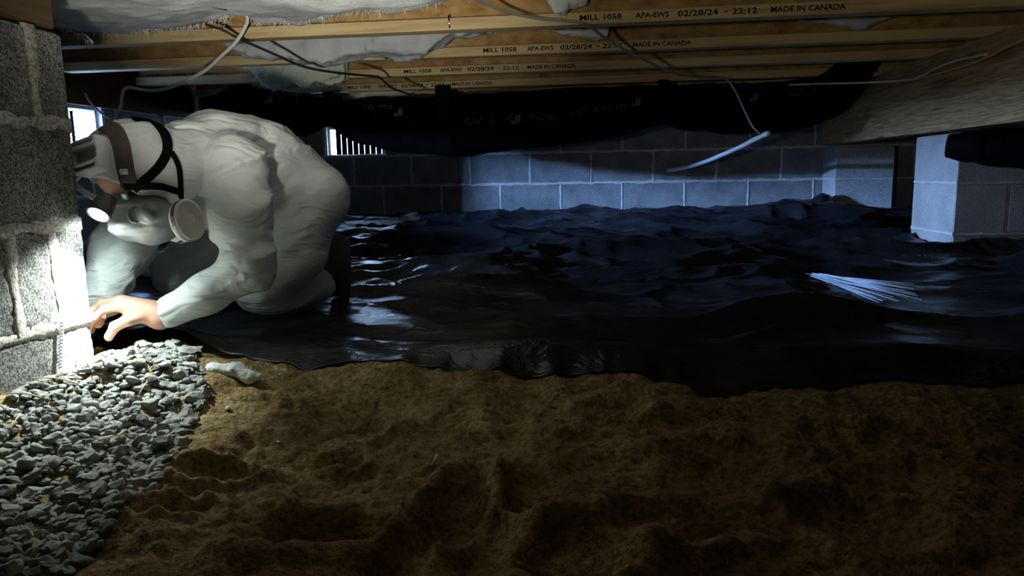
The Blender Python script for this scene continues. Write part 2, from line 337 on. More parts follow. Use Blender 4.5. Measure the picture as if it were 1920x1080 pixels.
def subtract(a, b, holes):
    out = [(a, b)]
    for h0, h1 in holes:
        nx = []
        for p, q in out:
            if h1 <= p or h0 >= q: nx.append((p, q)); continue
            if h0-p > 0.03: nx.append((p, h0))
            if q-h1 > 0.03: nx.append((h1, q))
        out = nx
    return out
def block_wall(name, along, fixed, a0, a1, sign, phase, openings, label, blocks=True, top=0.838):
    # along 'x' (face at Y=fixed) or 'y' (face at X=fixed); sign: direction of the wall's thickness
    TH = 0.19; mb = MB(); mo = MB()
    def P(a, dpt, z): return (a, fixed+sign*dpt, z) if along == 'x' else (fixed+sign*dpt, a, z)
    nrm = (0, -sign, 0) if along == 'x' else (-sign, 0, 0)
    def bx(a, b, z0, z1, d0, d1): p, q = np.array(P(a, d0, z0)), np.array(P(b, d1, z1)); mb.box(np.minimum(p, q), np.maximum(p, q))
    for i in range(len(COURSES)-1):
        z0, z1 = COURSES[i], COURSES[i+1]
        hs = [(o[0], o[1]) for o in openings if o[2] < z1-0.02 and o[3] > z0+0.02]
        for p, q in subtract(a0, a1, hs): bx(p, q, z0, z1, 0.006, TH)
    root = obj(name, mb.mesh(name), M['mortar']); root['kind'] = 'structure'; root['label'] = label
    if not blocks: return root
    sd = 1
    for i in range(len(COURSES)-1):
        z0, z1 = COURSES[i], COURSES[i+1]; ph = phase + (0.203 if i % 2 else 0.0)
        k = math.floor((a0-ph)/0.4064); edges = []
        while ph+k*0.4064 < a1: edges.append(ph+k*0.4064); k += 1
        edges.append(ph+k*0.4064)
        for e0, e1 in zip(edges[:-1], edges[1:]):
            hs = [(o[0], o[1]) for o in openings if o[2] < z1-0.02 and o[3] > z0+0.02]
            for p, q in subtract(max(e0, a0), min(e1, a1), hs):
                sx = q-p-0.011; sz = z1-z0-0.011
                if sx < 0.02: continue
                c = P((p+q)/2, 0.02, (z0+z1)/2)
                me = block_mesh(sx, 0.04, sz) if along == 'x' else block_mesh(0.04, sx, sz)
                obj('block', me, M['block'], root, c)
            if a0 < e0 < a1 and i > 0 and not any(h[0]-.01 < e0 < h[1]+.01 for h in [(o[0], o[1]) for o in openings if o[2] < z1-0.02 and o[3] > z0+0.02]):
                bead(mo, P(e0, 0, z0), P(e0, 0, z1), nrm, 0.0085, sd); sd += 1
        if i > 0:
            for p, q in subtract(a0, a1, [(o[0], o[1]) for o in openings if o[2] < z0 < o[3]]): bead(mo, P(p, 0, z0), P(q, 0, z0), nrm, 0.0095, sd); sd += 1
    obj('mortar', mo.mesh('mortar', True), M['mortar'], root)['kind'] = 'stuff'
    return root
VB = (-1.880, -1.474, 0.634, 0.838)          # vent opening, back wall
VL = (2.860, 3.266, 0.634, 0.838)            # vent opening, left wall
block_wall('wall_back', 'x', 5.0, -2.5, 3.3, 1, -1.493+0.0, [VB], 'grey concrete block back wall with pale mortar behind the black plastic')
block_wall('wall_left', 'y', -2.3, 1.2, 5.0, -1, 0.1, [VL], 'grey concrete block left wall behind the kneeling person')
block_wall('wall_right', 'y', 3.2, -1.1, 5.2, 1, 0.1, [], 'dark block wall on the far right', blocks=False)
block_wall('wall_front', 'x', -1.05, -2.5, 3.4, -1, 0.0, [], 'block wall behind the viewer', blocks=False)
mb = MB(); mb.box((-2.49, -1.2, -0.18), (-2.306, 1.2, 0.838)); o = obj('wall_left_near', mb.mesh('wall_left_near'), M['block']); o['kind'] = 'structure'; o['label'] = 'near stretch of the block left wall'
# sill plates between walls and floor framing
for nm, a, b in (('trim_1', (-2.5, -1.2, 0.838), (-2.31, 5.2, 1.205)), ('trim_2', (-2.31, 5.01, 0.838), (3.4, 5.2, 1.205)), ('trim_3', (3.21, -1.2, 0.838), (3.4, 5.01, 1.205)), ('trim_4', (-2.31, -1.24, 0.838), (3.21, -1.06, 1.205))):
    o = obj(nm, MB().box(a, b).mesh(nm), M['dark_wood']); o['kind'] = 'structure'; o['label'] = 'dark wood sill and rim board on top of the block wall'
# subfloor
o = obj('ceiling', MB().box((-2.5, -1.2, 1.205), (3.4, 5.2, 1.225)).mesh('ceiling'), M['osb']); o['kind'] = 'structure'; o['label'] = 'brown strand board subfloor above the joists'

# foundation vents
def vent(name, along, fixed, a0, a1, z0, z1, sign, tilt, nsl, hwf, label):
    def P(a, d, z): return (a, fixed+sign*d, z) if along == 'x' else (fixed+sign*d, a, z)
    root = thing(name, label, 'vent', P((a0+a1)/2, 0.1, z0), 'foundation vents'); base = Vector(root.location)
    def part(nm, mb, m):
        o = obj(nm, mb.mesh(nm), m, root); o.location = -base; return o
    fr = MB()
    def bx(mb, a, b, d0, d1, p, q): u, v = np.array(P(a, d0, p)), np.array(P(b, d1, q)); mb.box(np.minimum(u, v), np.maximum(u, v))
    t = 0.014
    for a, b, p, q in ((a0, a1, z0, z0+t), (a0, a1, z1-t, z1), (a0, a0+t, z0+t, z1-t), (a1-t, a1, z0+t, z1-t)): bx(fr, a, b, 0.03, 0.18, p, q)
    part('frame', fr, M['vent_frame'])
    sp = (a1-a0-2*t)/nsl
    for k in range(nsl):
        c = a0+t+sp*(k+0.5); s = MB(); hw = sp*hwf; ca, sa = math.cos(tilt), math.sin(tilt); V = []
        for z in (z0+t, z1-t):
            for u, v in ((-hw, -0.0012), (hw, -0.0012), (hw, 0.0012), (-hw, 0.0012)): V.append(P(c+u*ca-v*sa, 0.13+u*sa+v*ca, z))
        s.add(V, [(0, 1, 2, 3), (4, 7, 6, 5), (0, 4, 5, 1), (1, 5, 6, 2), (2, 6, 7, 3), (3, 7, 4, 0)]); part('slat', s, M['vent_slat'])
    return root
vent('foundation_vent', 'y', -2.3, VL[0]+.002, VL[1]-.002, VL[2]+.002, VL[3]-.002, -1, math.radians(80), 9, 0.22, 'bright foundation vent with upright slats beside the near block pier')
vent('foundation_vent', 'x', 5.0, VB[0]+.002, VB[1]-.002, VB[2]+.002, VB[3]-.002, 1, math.radians(18), 9, 0.41, 'foundation vent with slivers of daylight in the back wall behind the person')

# ------------------------------------------------------------------ floor framing: engineered I-joists
JZ = 0.96
JY = [-0.99, -0.50, -0.01, 0.48, 0.97, 1.46, 1.95, 2.44, 2.985, 3.49, 4.03, 4.47, 4.90]
STAMP = {2.44: (1087, 30), 2.985: (906, 88), 3.49: (757, 130), 4.03: (651, 160)}
JL = {2.44: 'wood I-joist nearest the viewer with black stamped lettering, white batt hanging over its left part', 2.985: 'second stamped I-joist from the viewer, its lettering above the middle of the scene',
      3.49: 'third stamped I-joist from the viewer, behind the greenish insulation tuft', 4.03: 'fourth stamped I-joist from the viewer, just above the black duct', 4.47: 'unstamped I-joist right above the top of the black duct',
      1.95: 'I-joist overhead at the top edge of the picture', 4.90: 'I-joist against the back wall above the black duct'}
_txt = {}
def text_mesh(t):
    if t in _txt: return _txt[t]
    c = bpy.data.curves.new('t', 'FONT'); c.body = t; c.size = 1.0; c.offset = 0.022; c.extrude = 0.0; c.resolution_u = 2
    o = bpy.data.objects.new('t', c); COL.objects.link(o)
    dg = bpy.context.evaluated_depsgraph_get(); me = bpy.data.meshes.new_from_object(o.evaluated_get(dg))
    bpy.data.objects.remove(o); v = np.array([p.co[:] for p in me.vertices]); fc = [tuple(p.vertices) for p in me.polygons]
    bpy.data.meshes.remove(me); _txt[t] = (v, fc); return _txt[t]
def stamp(mb, t, x0, x1, zc, hgt, Yf):
    v, fc = text_mesh(t); lo, hi = v.min(0), v.max(0)
    s = (x1-x0)/(hi[0]-lo[0]); V = np.stack([x0+(v[:, 0]-lo[0])*s, np.full(len(v), Yf), zc+((v[:, 1]-lo[1])/(hi[1]-lo[1])-0.5)*hgt], 1); mb.add(V, fc)
    W = V.copy(); W[:, 1] += 0.0004; mb.add(W, [f[::-1] for f in fc])
joist_roots = {}
for i, y in enumerate(JY):
    if abs(y) > 1.9 or y > 1.9:
        root = thing('floor_joist', JL.get(y, 'wood I-joist'), 'joist', (0, y, JZ), 'engineered floor joists')
    else:
        root = thing('floor_joist', 'wood I-joist over and behind the viewer', 'joist', (0, y, JZ), 'joists over the viewer')
    def part(nm, a, b, m): return obj(nm, MB().box(a, b).mesh(nm), m, root)
    fl = obj('bottom_flange', bevel_box_mesh('bottom_flange', 5.44, 0.060, 0.038, 0.002), M['wood'], root, (0.45, 0.030, 0.019))
    part('web', (-2.27, 0.0245, 0.038), (3.17, 0.0355, 0.207), M['osb'])
    obj('top_flange', bevel_box_mesh('top_flange', 5.44, 0.060, 0.037, 0.002), M['wood'], root, (0.45, 0.030, 0.2255))
    if y in STAMP:
        x0 = atY(STAMP[y][0], STAMP[y][1], y)[0]; L = 0.80; zc = 0.019-0.019
        for t, a, b, h in (('MILL 1058', 0, 0.164, .017), ('APA-EWS', 0.216, 0.345, .017), ('02/28/24', 0.378, 0.531, .018), ('-', 0.553, 0.567, .003), ('22:12', 0.583, 0.677, .017), ('MADE IN CANADA', 0.727, 1.0, .017)):
            mb = MB(); stamp(mb, t, x0+a*L-0.45, x0+b*L-0.45, zc+0.001, h, -0.0304); obj('stamped_lettering', mb.mesh('stamped_lettering'), M['ink'], fl)['kind'] = 'stuff'
# nail plates, nails, a bent nail on the nearest joist left out: the photo shows one rod on the flange
o = tag(obj('metal_hanger_rod', MB().tube([atY(841, 28, 2.437), atY(843, 53, 2.437)], 0.0028, 8).mesh('metal_hanger_rod', True), M['metal']), 'short metal rod standing against the face of the nearest joist', 'rod')

# ------------------------------------------------------------------ girder and right-hand piers
root = thing('girder', 'heavy knotty wood girder on block piers at right', 'beam', (1.42, 3.4, 0.635))
def rel(root, nm, me, m): o = obj(nm, me, m, root); o.location = -Vector(root.location); return o
rel(root, 'beam', MB().box((1.35, 1.2, 0.638), (1.388, 4.86, 0.863)).mesh('beam'), M['girder'])
rel(root, 'beam', MB().box((1.391, 1.2, 0.638), (1.429, 4.90, 0.863)).mesh('beam'), M['girder'])
rel(root, 'beam', MB().box((1.432, 1.2, 0.640), (1.470, 4.90, 0.863)).mesh('beam'), M['girder'])
rel(root, 'top_plate', MB().box((1.372, 1.2, 0.865), (1.470, 4.95, 0.957)).mesh('top_plate'), M['girder'])

def pier(name, label, x0, x1, y0, y1, courses, splits, m, mm, group='block piers', face_bead=(), hires=False, beadw=0.008, core=True):
    root = thing(name, label, 'pier', ((x0+x1)/2, (y0+y1)/2, courses[0]), group); base = Vector(root.location)
    if core: rel(root, 'mortar_core', MB().box((x0+0.008, y0+0.008, courses[0]), (x1-0.008, y1-0.008, courses[-1]-0.004)).mesh('mortar_core'), mm)
    for i in range(len(courses)-1):
        z0, z1 = courses[i], courses[i+1]; ax, cuts = splits[i]
        e = ([x0] + list(cuts) + [x1]) if ax == 'x' else ([y0] + list(cuts) + [y1])
        for p, q in zip(e[:-1], e[1:]):
            a = (p+(0.005 if p != e[0] else 0), y0, z0+0.005) if ax == 'x' else (x0, p+(0.005 if p != e[0] else 0), z0+0.005)
            b = (q-(0.005 if q != e[-1] else 0), y1, z1-0.005) if ax == 'x' else (x1, q-(0.005 if q != e[-1] else 0), z1-0.005)
            s = [b[k]-a[k] for k in range(3)]; c = [(a[k]+b[k])/2 for k in range(3)]
            if hires: me = rough_block(s, c)
            else: me = bevel_box_mesh('block', *s, 0.004)
            o = obj('block', me, m, root); o.location = Vector(c)-base
    if face_bead:
        mb = MB()
        for k, (p0, p1, nrm) in enumerate(face_bead): bead(mb, p0, p1, nrm, beadw, 50+k*7, proud=0.0016 if hires else 0.003, seg=0.005 if hires else 0.012)
        rel(root, 'mortar', mb.mesh('mortar', True), mm)['kind'] = 'stuff'
    return root
def rough_block(s, c, cuts=34):
    bm = bmesh.new(); bmesh.ops.create_cube(bm, size=1.0)
    bmesh.ops.subdivide_edges(bm, edges=bm.edges[:], cuts=cuts, use_grid_fill=True)
    V = np.array([v.co[:] for v in bm.verts])*np.array(s)
    h = np.array(s)/2; r = 0.007; q = np.clip(V, -(h-r), h-r); d = V-q; L = np.linalg.norm(d, axis=1); k = L > 1e-9; V[k] = q[k]+d[k]/L[k][:, None]*np.minimum(L[k], r)[:, None]
    W = V+np.array(c); nrm = V/h; nn = np.where(np.abs(nrm) > 0.93, nrm, 0); nn /= np.linalg.norm(nn, axis=1)[:, None]+1e-9
    n = fbm(W[:, 0]*60, W[:, 1]*60, W[:, 2]*60, o=3, s=3)
    corner = (np.abs(nrm) > 0.93).sum(1) > 1
    V = V + nn*(0.0016*n - 0.0022*np.maximum(0, vnoise(W[:, 0]*110, W[:, 1]*110, W[:, 2]*110, 8)-0.25))[:, None]
    e = fbm(W[:, 0]*25, W[:, 1]*25, W[:, 2]*25, o=3, s=21); V[corner] -= nn[corner]*(0.004*np.maximum(0, e[corner]))[:, None]
    for v, p in zip(bm.verts, V): v.co = p
    me = bpy.data.meshes.new('block'); bm.to_mesh(me); bm.free(); me.polygons.foreach_set('use_smooth', [True]*len(me.polygons)); return me
RC = [-0.18, 0.023, 0.226, 0.430, 0.632]
fb = [((1.73, 4.72, z), (1.40, 4.72, z), (0, -1, 0)) for z in RC[2:4]] + [((1.40, 4.72, z), (1.40, 5.0, z), (-1, 0, 0)) for z in RC[2:4]]
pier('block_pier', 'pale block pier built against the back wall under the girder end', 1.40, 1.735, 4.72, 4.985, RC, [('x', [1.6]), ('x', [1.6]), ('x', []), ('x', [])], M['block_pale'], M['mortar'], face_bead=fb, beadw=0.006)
jx = atY(1890, 380, 3.16)[0]
fb = [((1.40, 3.16, z), (1.40, 3.57, z), (-1, 0, 0)) for z in RC[2:4]] + [((1.84, 3.16, z), (1.40, 3.16, z), (0, -1, 0)) for z in RC[2:4]]
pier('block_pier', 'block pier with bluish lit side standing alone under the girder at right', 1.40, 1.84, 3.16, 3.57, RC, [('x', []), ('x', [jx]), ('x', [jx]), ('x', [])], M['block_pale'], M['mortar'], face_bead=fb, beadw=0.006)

# ------------------------------------------------------------------ near pier at left
PX, PY1, PY0 = -1.14, 1.511, 1.10
NC = [-0.05, 0.196, 0.409, 0.621, 0.814]
j1 = [1.419]; j3 = [1.304, 1.420]
fb = [((PX, PY0, z), (PX, PY1, z), (1, 0, 0)) for z in NC[1:4]] + [((PX, j1[0], NC[3]), (PX, j1[0], NC[4]), (1, 0, 0))] + [((PX, j, NC[1]), (PX, j, NC[2]), (1, 0, 0)) for j in j3]
pier('block_pier', 'rough grey block pier filling the left edge beside the gravel', -1.54, PX, PY0, PY1, NC, [('y', []), ('y', j3), ('y', []), ('y', j1)], M['block_near'], M['mortar_near'], face_bead=fb, hires=True, beadw=0.015)
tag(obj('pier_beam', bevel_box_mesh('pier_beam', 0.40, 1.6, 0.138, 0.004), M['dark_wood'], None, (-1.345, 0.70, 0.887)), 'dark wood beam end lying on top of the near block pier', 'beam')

# ------------------------------------------------------------------ vapour barrier
def barrier_z(X, Y):
    X = np.asarray(X, float); Y = np.asarray(Y, float)
    base = ground(X, np.maximum(Y, 1.85)) + 0.004
    base = base + 0.03*sstep(0.6, 1.5, X)*sstep(2.3, 3.2, Y)
    fade = 0.35+0.65*sstep(1.7, 2.2, Y)
    wx, wy = X+0.10*fbm(X*1.6, Y*1.6, o=2, s=3), Y+0.10*fbm(X*1.4, Y*1.7, o=2, s=4)
    r1 = 1-np.abs(fbm(wx*0.9+0.25*wy, wy*2.7, o=2, s=41)); r2 = 1-np.abs(fbm(wx*2.2, wy*6.2, o=2, s=43)); r3 = 1-np.abs(fbm(wx*5.5+2*wy, wy*11, o=2, s=45))
    wr = 0.075*np.clip(r1-0.25, 0, 1)**2*1.3 + 0.036*np.clip(r2, 0, 1)**2 + 0.012*np.clip(r3, 0, 1)**2
    # calmer where the person kneels and where pier stands, flatter shiny zone right of centre
    per = np.exp(-(((X+0.93)/0.42)**2+((Y-2.05)/0.36)**2)**2); wr = wr*(1-0.75*per)
    flatz = np.exp(-(((X-1.0)/0.38)**2+((Y-2.2)/0.45)**2)**2); wr = wr*(1-0.55*flatz)
    z = base + wr*fade
    # big ridges seen running left-right in the photo
    for y0, x0, x1, hgt, wd, sl in ((3.55, -0.9, 1.0, .035, .10, .16), (2.55, -0.6, 0.6, .030, .08, .10), (4.4, 0.2, 1.35, .05, .12, -.08)):
        z = z + hgt*np.exp(-((Y-y0-sl*(X-x0))/wd)**2)*sstep(x0-.3, x0+.2, X)*(1-sstep(x1-.2, x1+.3, X))
    # heaped against walls
    z = z + 0.022*sstep(4.75, 5.0, Y)*(0.6+0.8*vnoise(X*2.3, X*0, s=8)**2) + 0.07*np.exp(-((X-1.33)/.09)**2-((Y-4.72)/.16)**2)
    # front flap: rests on the plateau then drops to the sand
    ey = edge_y(X); lip = sstep(0.0, 0.10, Y-ey)
    zf = np.asarray(ground(X, np.minimum(ey, 1.7)))+0.006
    left = 1-sstep(-0.62, -0.25, X)
    lift = 0.055*(1-sstep(-1.15, -0.8, X))*np.exp(-((Y-1.64)/0.12)**2)      # pulled up where it is fixed to the pier
    zz = zf*(1-lip)+z*lip + lift
    return zz
U = np.concatenate([np.linspace(-2.29, -1.35, 60, endpoint=False), np.arange(-1.35, 1.9, 0.0095), np.linspace(1.9, 3.19, 50)])
vv = np.concatenate([np.linspace(0, 0.08, 26, endpoint=False), np.linspace(0.08, 0.45, 130, endpoint=False), np.linspace(0.45, 1, 130)])
X, T = np.meshgrid(U, vv, indexing='ij'); E0 = edge_y(X); Y = E0+T*(4.985-E0)
Z = barrier_z(X, Y)
nx, ny = X.shape; i = np.arange((nx-1)*(ny-1)); a = (i//(ny-1))*ny + i % (ny-1); Fq = np.stack([a, a+ny, a+ny+1, a+1], 1)
inp = ((X > PX-0.41) & (X < PX+0.004) & (Y < PY1+0.004)); inp |= ((X > 1.385) & (X < 1.75) & (Y > 4.70)) | ((X > 1.385) & (X < 1.855) & (Y > 3.145) & (Y < 3.585)); bad = inp.reshape(-1); Fq = Fq[~bad[Fq].any(1)]
me = mesh_np('vapor_barrier', np.stack([X, Y, Z], -1).reshape(-1, 3), Fq)
barrier = tag(obj('vapor_barrier', me, M['poly']), 'glossy black wrinkled plastic sheet spread over the ground', 'plastic sheet')
sm = barrier.modifiers.new('thickness', 'SOLIDIFY'); sm.thickness = 0.0015; sm.offset = -1

# ------------------------------------------------------------------ black duct under the joists
def duct(name, label, pts, rad, straps, grp):
    P = spline(pts, 120); t = np.linspace(0, len(rad)-1, 120); R = np.interp(t, np.arange(len(rad)), rad)
    mb = MB(); n = 40; V = []
    T = np.gradient(P, axis=0); T /= np.linalg.norm(T, axis=1)[:, None]
    for i in range(120):
        a = np.cross(T[i], (0, 0, 1)); a /= np.linalg.norm(a); b = np.cross(a, T[i])
        th = 2*PI*np.arange(n)/n
        rr = R[i]*(1+0.05*fbm(np.full(n, i*0.09)+np.cos(th)*1.2, np.sin(th)*1.2+i*0.01, o=3, s=91)+0.02*fbm(np.full(n, i*0.35)+np.cos(th)*2, np.sin(th)*2, o=2, s=92))
        for k in range(n): V.append(P[i]+rr[k]*(a*math.cos(th[k])+b*math.sin(th[k])))
    F_ = [(i*n+k, i*n+(k+1) % n, (i+1)*n+(k+1) % n, (i+1)*n+k) for i in range(119) for k in range(n)]
    F_ += [tuple(range(n))[::-1], tuple(119*n+k for k in range(n))]
    root = thing(name, label, 'duct', tuple(P[60]), grp); c = Vector(root.location)
    o = rel(root, 'jacket', mesh_np('jacket', V, F_), M['duct'])
    return root, P, R
DY = 4.08
dp = lambda px, py, Y=DY: atY(px, py, Y)
dl, P1, R1 = duct('flexible_duct', 'long sagging black plastic wrapped duct hanging below the joists',
    [(-1.50, DY, .86), (-1.30, DY, .80), (-1.0, DY, .772), (-0.75, DY, .765), (-0.35, DY, .785), (0.05, DY, .815), (0.32, DY, .85)], [.07, .13, .155, .165, .155, .135, .10], [], 'black wrapped ducts')
dr_, P2, R2 = duct('flexible_duct', 'shorter black wrapped duct section ending against the wood girder',
    [(0.30, DY, .85), (0.50, DY, .825), (0.75, DY, .815), (1.0, DY, .825), (1.16, DY-.06, .87), (1.245, DY-.14, 1.0), (1.26, DY-.18, 1.12)], [.10, .122, .130, .130, .115, .085, .08], [], 'black wrapped ducts')
d3, P3, R3 = duct('flexible_duct', 'black crinkled duct running behind the person from the left wall',
    [(-2.26, DY+.06, .93), (-2.0, DY, .90), (-1.8, DY, .865), (-1.65, DY, .85), (-1.52, DY, .855)], [.07, .12, .13, .12, .07], [], 'black wrapped ducts')
d4, P4, R4 = duct('flexible_duct', 'black drooping duct passing under the girder in front of the right pier',
    [(1.31, 3.05, .575), (1.42, 2.98, .565), (1.62, 2.9, .555), (1.9, 2.85, .545), (2.3, 2.8, .55)], [.045, .066, .085, .10, .10], [], 'black wrapped ducts')
def strap(root, x, y, zb, wd, m, rad=None):
    mb = MB(); R = rad; th = np.linspace(-0.15*PI, 1.15*PI, 18)
    pts = [(x, y-R, JZ+0.0)] + [(x, y-R*math.cos(t), zb-R*math.sin(t)*1.0) for t in np.linspace(0, PI, 16)] + [(x, y+R, JZ)]
    V = []
    for p in pts: V += [(p[0]-wd/2, p[1], p[2]), (p[0]+wd/2, p[1], p[2])]
    mb.add(V, [(2*i, 2*i+1, 2*i+3, 2*i+2) for i in range(len(pts)-1)])
    o = rel(root, 'hanger_strap', mb.mesh('hanger_strap'), m); s = o.modifiers.new('t', 'SOLIDIFY'); s.thickness = 0.002; return o
strap(dl, -1.485, DY, .86, .055, M['strap'], .078)
strap(dl, -0.83, DY, .767, .075, M['strap'], .168)
strap(dr_, 0.315, DY, .85, .055, M['strap'], .108)
# faded print on the jackets (upside down 8" and illegible script)
def duct_print(root, P, R, x, ang, kind, hgt, seed):
    i = int(np.argmin(np.abs(P[:, 0]-x))); mb = MB(); rr = R[i]*1.06+0.004
    def S(u, v):      # u along duct, v round the jacket
        j = int(np.argmin(np.abs(P[:, 0]-(x+u)))); r = R[j]*1.055+0.003; t = ang+v/r
        return (x+u, P[j][1]-r*math.cos(t), P[j][2]+r*math.sin(t))
    if kind == '8"':
        v, fc = text_mesh('8"'); lo, hi = v.min(0), v.max(0); s = hgt/(hi[1]-lo[1])
        mb.add([S(-(q[0]-lo[0])*s, -(q[1]-lo[1])*s) for q in v], fc)
    else:
        r = random.Random(seed); u = 0.0
        for w_ in range(kind):
            for g in range(r.randint(3, 5)):
                pts = [(u+r.uniform(-.2, 1.0)*hgt*.7, r.uniform(-.5, .5)*hgt) for _ in range(3)]
                C3 = spline([S(*q) for q in pts], 8); mb.tube(C3, 0.0016, 4); u += hgt*0.62
            u += hgt*0.8
    rel(root, 'faded_print', mb.mesh('faded_print'), M['print'])['kind'] = 'stuff'
duct_print(dl, P1, R1, -1.28, .55, 2, .035, 3); duct_print(dl, P1, R1, -1.05, .50, '8"', .045, 0)
duct_print(dl, P1, R1, -0.72, .05, 2, .05, 5); duct_print(dl, P1, R1, -0.42, .12, '8"', .045, 0); duct_print(dl, P1, R1, -0.36, -.02, 1, .05, 7); duct_print(dl, P1, R1, -0.16, .05, 3, .035, 9)
duct_print(dl, P1, R1, 0.20, .35, '8"', .045, 0); duct_print(dr_, P2, R2, 0.78, .45, '8"', .04, 0); duct_print(dr_, P2, R2, 0.92, .35, 2, .035, 12)
duct_print(d3, P3, R3, -1.78, .55, '8"', .04, 0)

# ------------------------------------------------------------------ insulation
def poly_sdf(X, Z, P):
    d = np.full(X.shape, 1e9); ins = np.zeros(X.shape, bool); n = len(P)
    for i in range(n):
        a, b = P[i], P[(i+1) % n]; e = b-a; wx, wz = X-a[0], Z-a[1]
        t = np.clip((wx*e[0]+wz*e[1])/(e@e+1e-12), 0, 1); d = np.minimum(d, (wx-e[0]*t)**2+(wz-e[1]*t)**2)
        c = ((a[1] <= Z) & (b[1] > Z)) | ((b[1] <= Z) & (a[1] > Z))
        xi = a[0]+(Z-a[1])/(e[1] if abs(e[1]) > 1e-9 else 1e-9)*e[0]; ins ^= c & (X < xi)
    d = np.sqrt(d); return np.where(ins, -d, d)
def fibers(mb, pts, n, L, seed, rad=0.0007):
    r = random.Random(seed); P = spline(pts, 200)
    for _ in range(n):
        p = P[r.randrange(200)]; q = p+np.array([r.gauss(0, .5), r.gauss(0, .5)-0.2, -abs(r.gauss(.5, .5))])*L*r.uniform(.4, 1.3); mdl = (p+q)/2+np.array([r.gauss(0, .3), 0, r.gauss(0, .2)])*L*.5
        mb.tube([p+np.array([0, 0, L*.3]), mdl, q], [rad*1.6, rad, rad*.4], 4)
def batt_piece(name, label, px_outline, Y0, th, m, lump=0.012, h=0.007, nf=0, fpts=None, fl=0.02, slope=0.0, grp='hanging insulation pieces'):
    P3 = np.array([atY(x, y, Y0) for x, y in px_outline]); P2 = P3[:, [0, 2]]
    lo = np.array([P2[:, 0].min()-.03, Y0-th-.04, P2[:, 1].min()-.04]); hi = np.array([P2[:, 0].max()+.03, Y0+th+.05, P2[:, 1].max()+.03])
    G, o = grid(lo, hi, h); d2 = poly_sdf(G[0][:, 0, :], G[2][:, 0, :], P2)[:, None, :]+0*G[1]
    yy = G[1]-Y0-slope*(G[2]-P2[:, 1].max())
    nz = fbm(G[0]*14, G[1]*14, G[2]*14, o=3, s=hash_s(name+label))
    D = smax(d2+0.010*fbm(G[0]*60, G[1]*40, G[2]*60, o=2, s=6)*0.6, np.abs(yy)-th, 0.02) - lump*nz
    V, Fc = surfnet(D, o, h); c = V.mean(0); root = obj(name, mesh_np(name, V-c, Fc), m, None, tuple(c)); tag(root, label, 'insulation', grp)
    if nf:
        mb = MB(); fibers(mb, [atY(x, y, Y0-th*.5) for x, y in fpts], nf, fl, len(label)); f = obj('loose_fibers', mb.mesh('loose_fibers'), m, root); f.location = -Vector(c); f['kind'] = 'stuff'
    return root
def hash_s(t): return sum(ord(c)*(i+1) for i, c in enumerate(t)) % 997
# big fallen batt at upper left: a sagging slab whose far edge droops over the nearest joist
edge_px = [(-160, 0), (0, 12), (60, 45), (110, 52), (160, 62), (250, 61), (330, 58), (400, 46), (440, 26), (470, 32), (490, 43), (560, 43), (610, 34), (700, 24), (760, 16), (830, 4), (930, -14), (1010, -26)]
EP = np.array([atY(x, y, 2.36) for x, y in edge_px])
G, o_ = grid((EP[0, 0]-.02, 1.16, 0.84), (EP[-1, 0]+.03, 2.45, 1.20), 0.0125)
ez = np.interp(G[0], EP[:, 0], EP[:, 2])
yy = G[1]; under = 0.94 + 0.016*fbm(G[0]*3, G[1]*3, o=3, s=61)
low = under*(1-sstep(1.9, 2.34, yy)) + ez*sstep(1.9, 2.34, yy)
D = np.maximum(low-G[2], G[2]-np.maximum(low+0.035, 0.965+0*low)+0.0)
D = smax(D, yy-2.375-0.02*fbm(G[0]*9, G[2]*9, o=2, s=2), 0.02)
D = smax(D, 1.20-yy, 0.02); D = smax(D, G[0]-(EP[-1, 0]), 0.03); D = smax(D, (EP[0, 0])-G[0], 0.02)
xlim = -0.30+0.55*(yy-1.85); D = smax(D, G[0]-xlim-0.25, 0.03)
D = D - 0.010*fbm(G[0]*11, G[1]*11, G[2]*11, o=3, s=71)
V, Fc = surfnet(D, o_, 0.0125); c = V.mean(0)
bb = tag(obj('insulation_batt', mesh_np('insulation_batt', V-c, Fc), M['batt'], None, tuple(c)), 'large white insulation batt sagging across the upper left below the joists', 'insulation', 'hanging insulation pieces')
mb = MB(); fibers(mb, [atY(x, y-3, 2.34) for x, y in edge_px[2:-2]], 420, 0.022, 5); f = obj('loose_fibers', mb.mesh('loose_fibers'), M['batt'], bb); f.location = -Vector(c); f['kind'] = 'stuff'
batt_piece('insulation_strip', 'curled torn strip of insulation dangling beside the top of the near pier', [(93, 34), (125, 38), (150, 52), (168, 66), (178, 82), (170, 84), (158, 72), (140, 60), (112, 50), (92, 44)], 2.0, .012, M['batt'], .004, .005, 40, [(95, 45), (140, 62), (172, 84)], .012)
batt_piece('insulation_tuft', 'greenish torn insulation tuft drooping below the middle joists', [(440, 120), (470, 118), (560, 105), (650, 108), (655, 140), (648, 152), (620, 156), (580, 164), (540, 170), (515, 166), (498, 156), (470, 138)], 3.43, .05, M['batt_green'], .022, .009, 160, [(450, 125), (500, 158), (540, 170), (590, 163), (640, 155)], .03)
batt_piece('insulation_batt', 'grey faced insulation hanging between the first two joists at centre left', [(415, 76), (470, 82), (560, 62), (700, 60), (900, 50), (930, 54), (840, 74), (800, 98), (760, 112), (720, 105), (640, 112), (610, 122), (560, 118), (510, 112), (440, 96)], 2.80, .05, M['batt_grey'], .014, .010, 30, [(560, 85), (620, 86)], .02)
batt_piece('insulation_fringe', 'ragged insulation fringe under the fourth joist beside the duct strap', [(655, 168), (700, 166), (760, 166), (790, 170), (760, 180), (720, 180), (690, 178), (668, 190), (658, 180)], 4.16, .03, M['batt_green'], .010, .008, 60, [(660, 180), (700, 178), (760, 180)], .02)
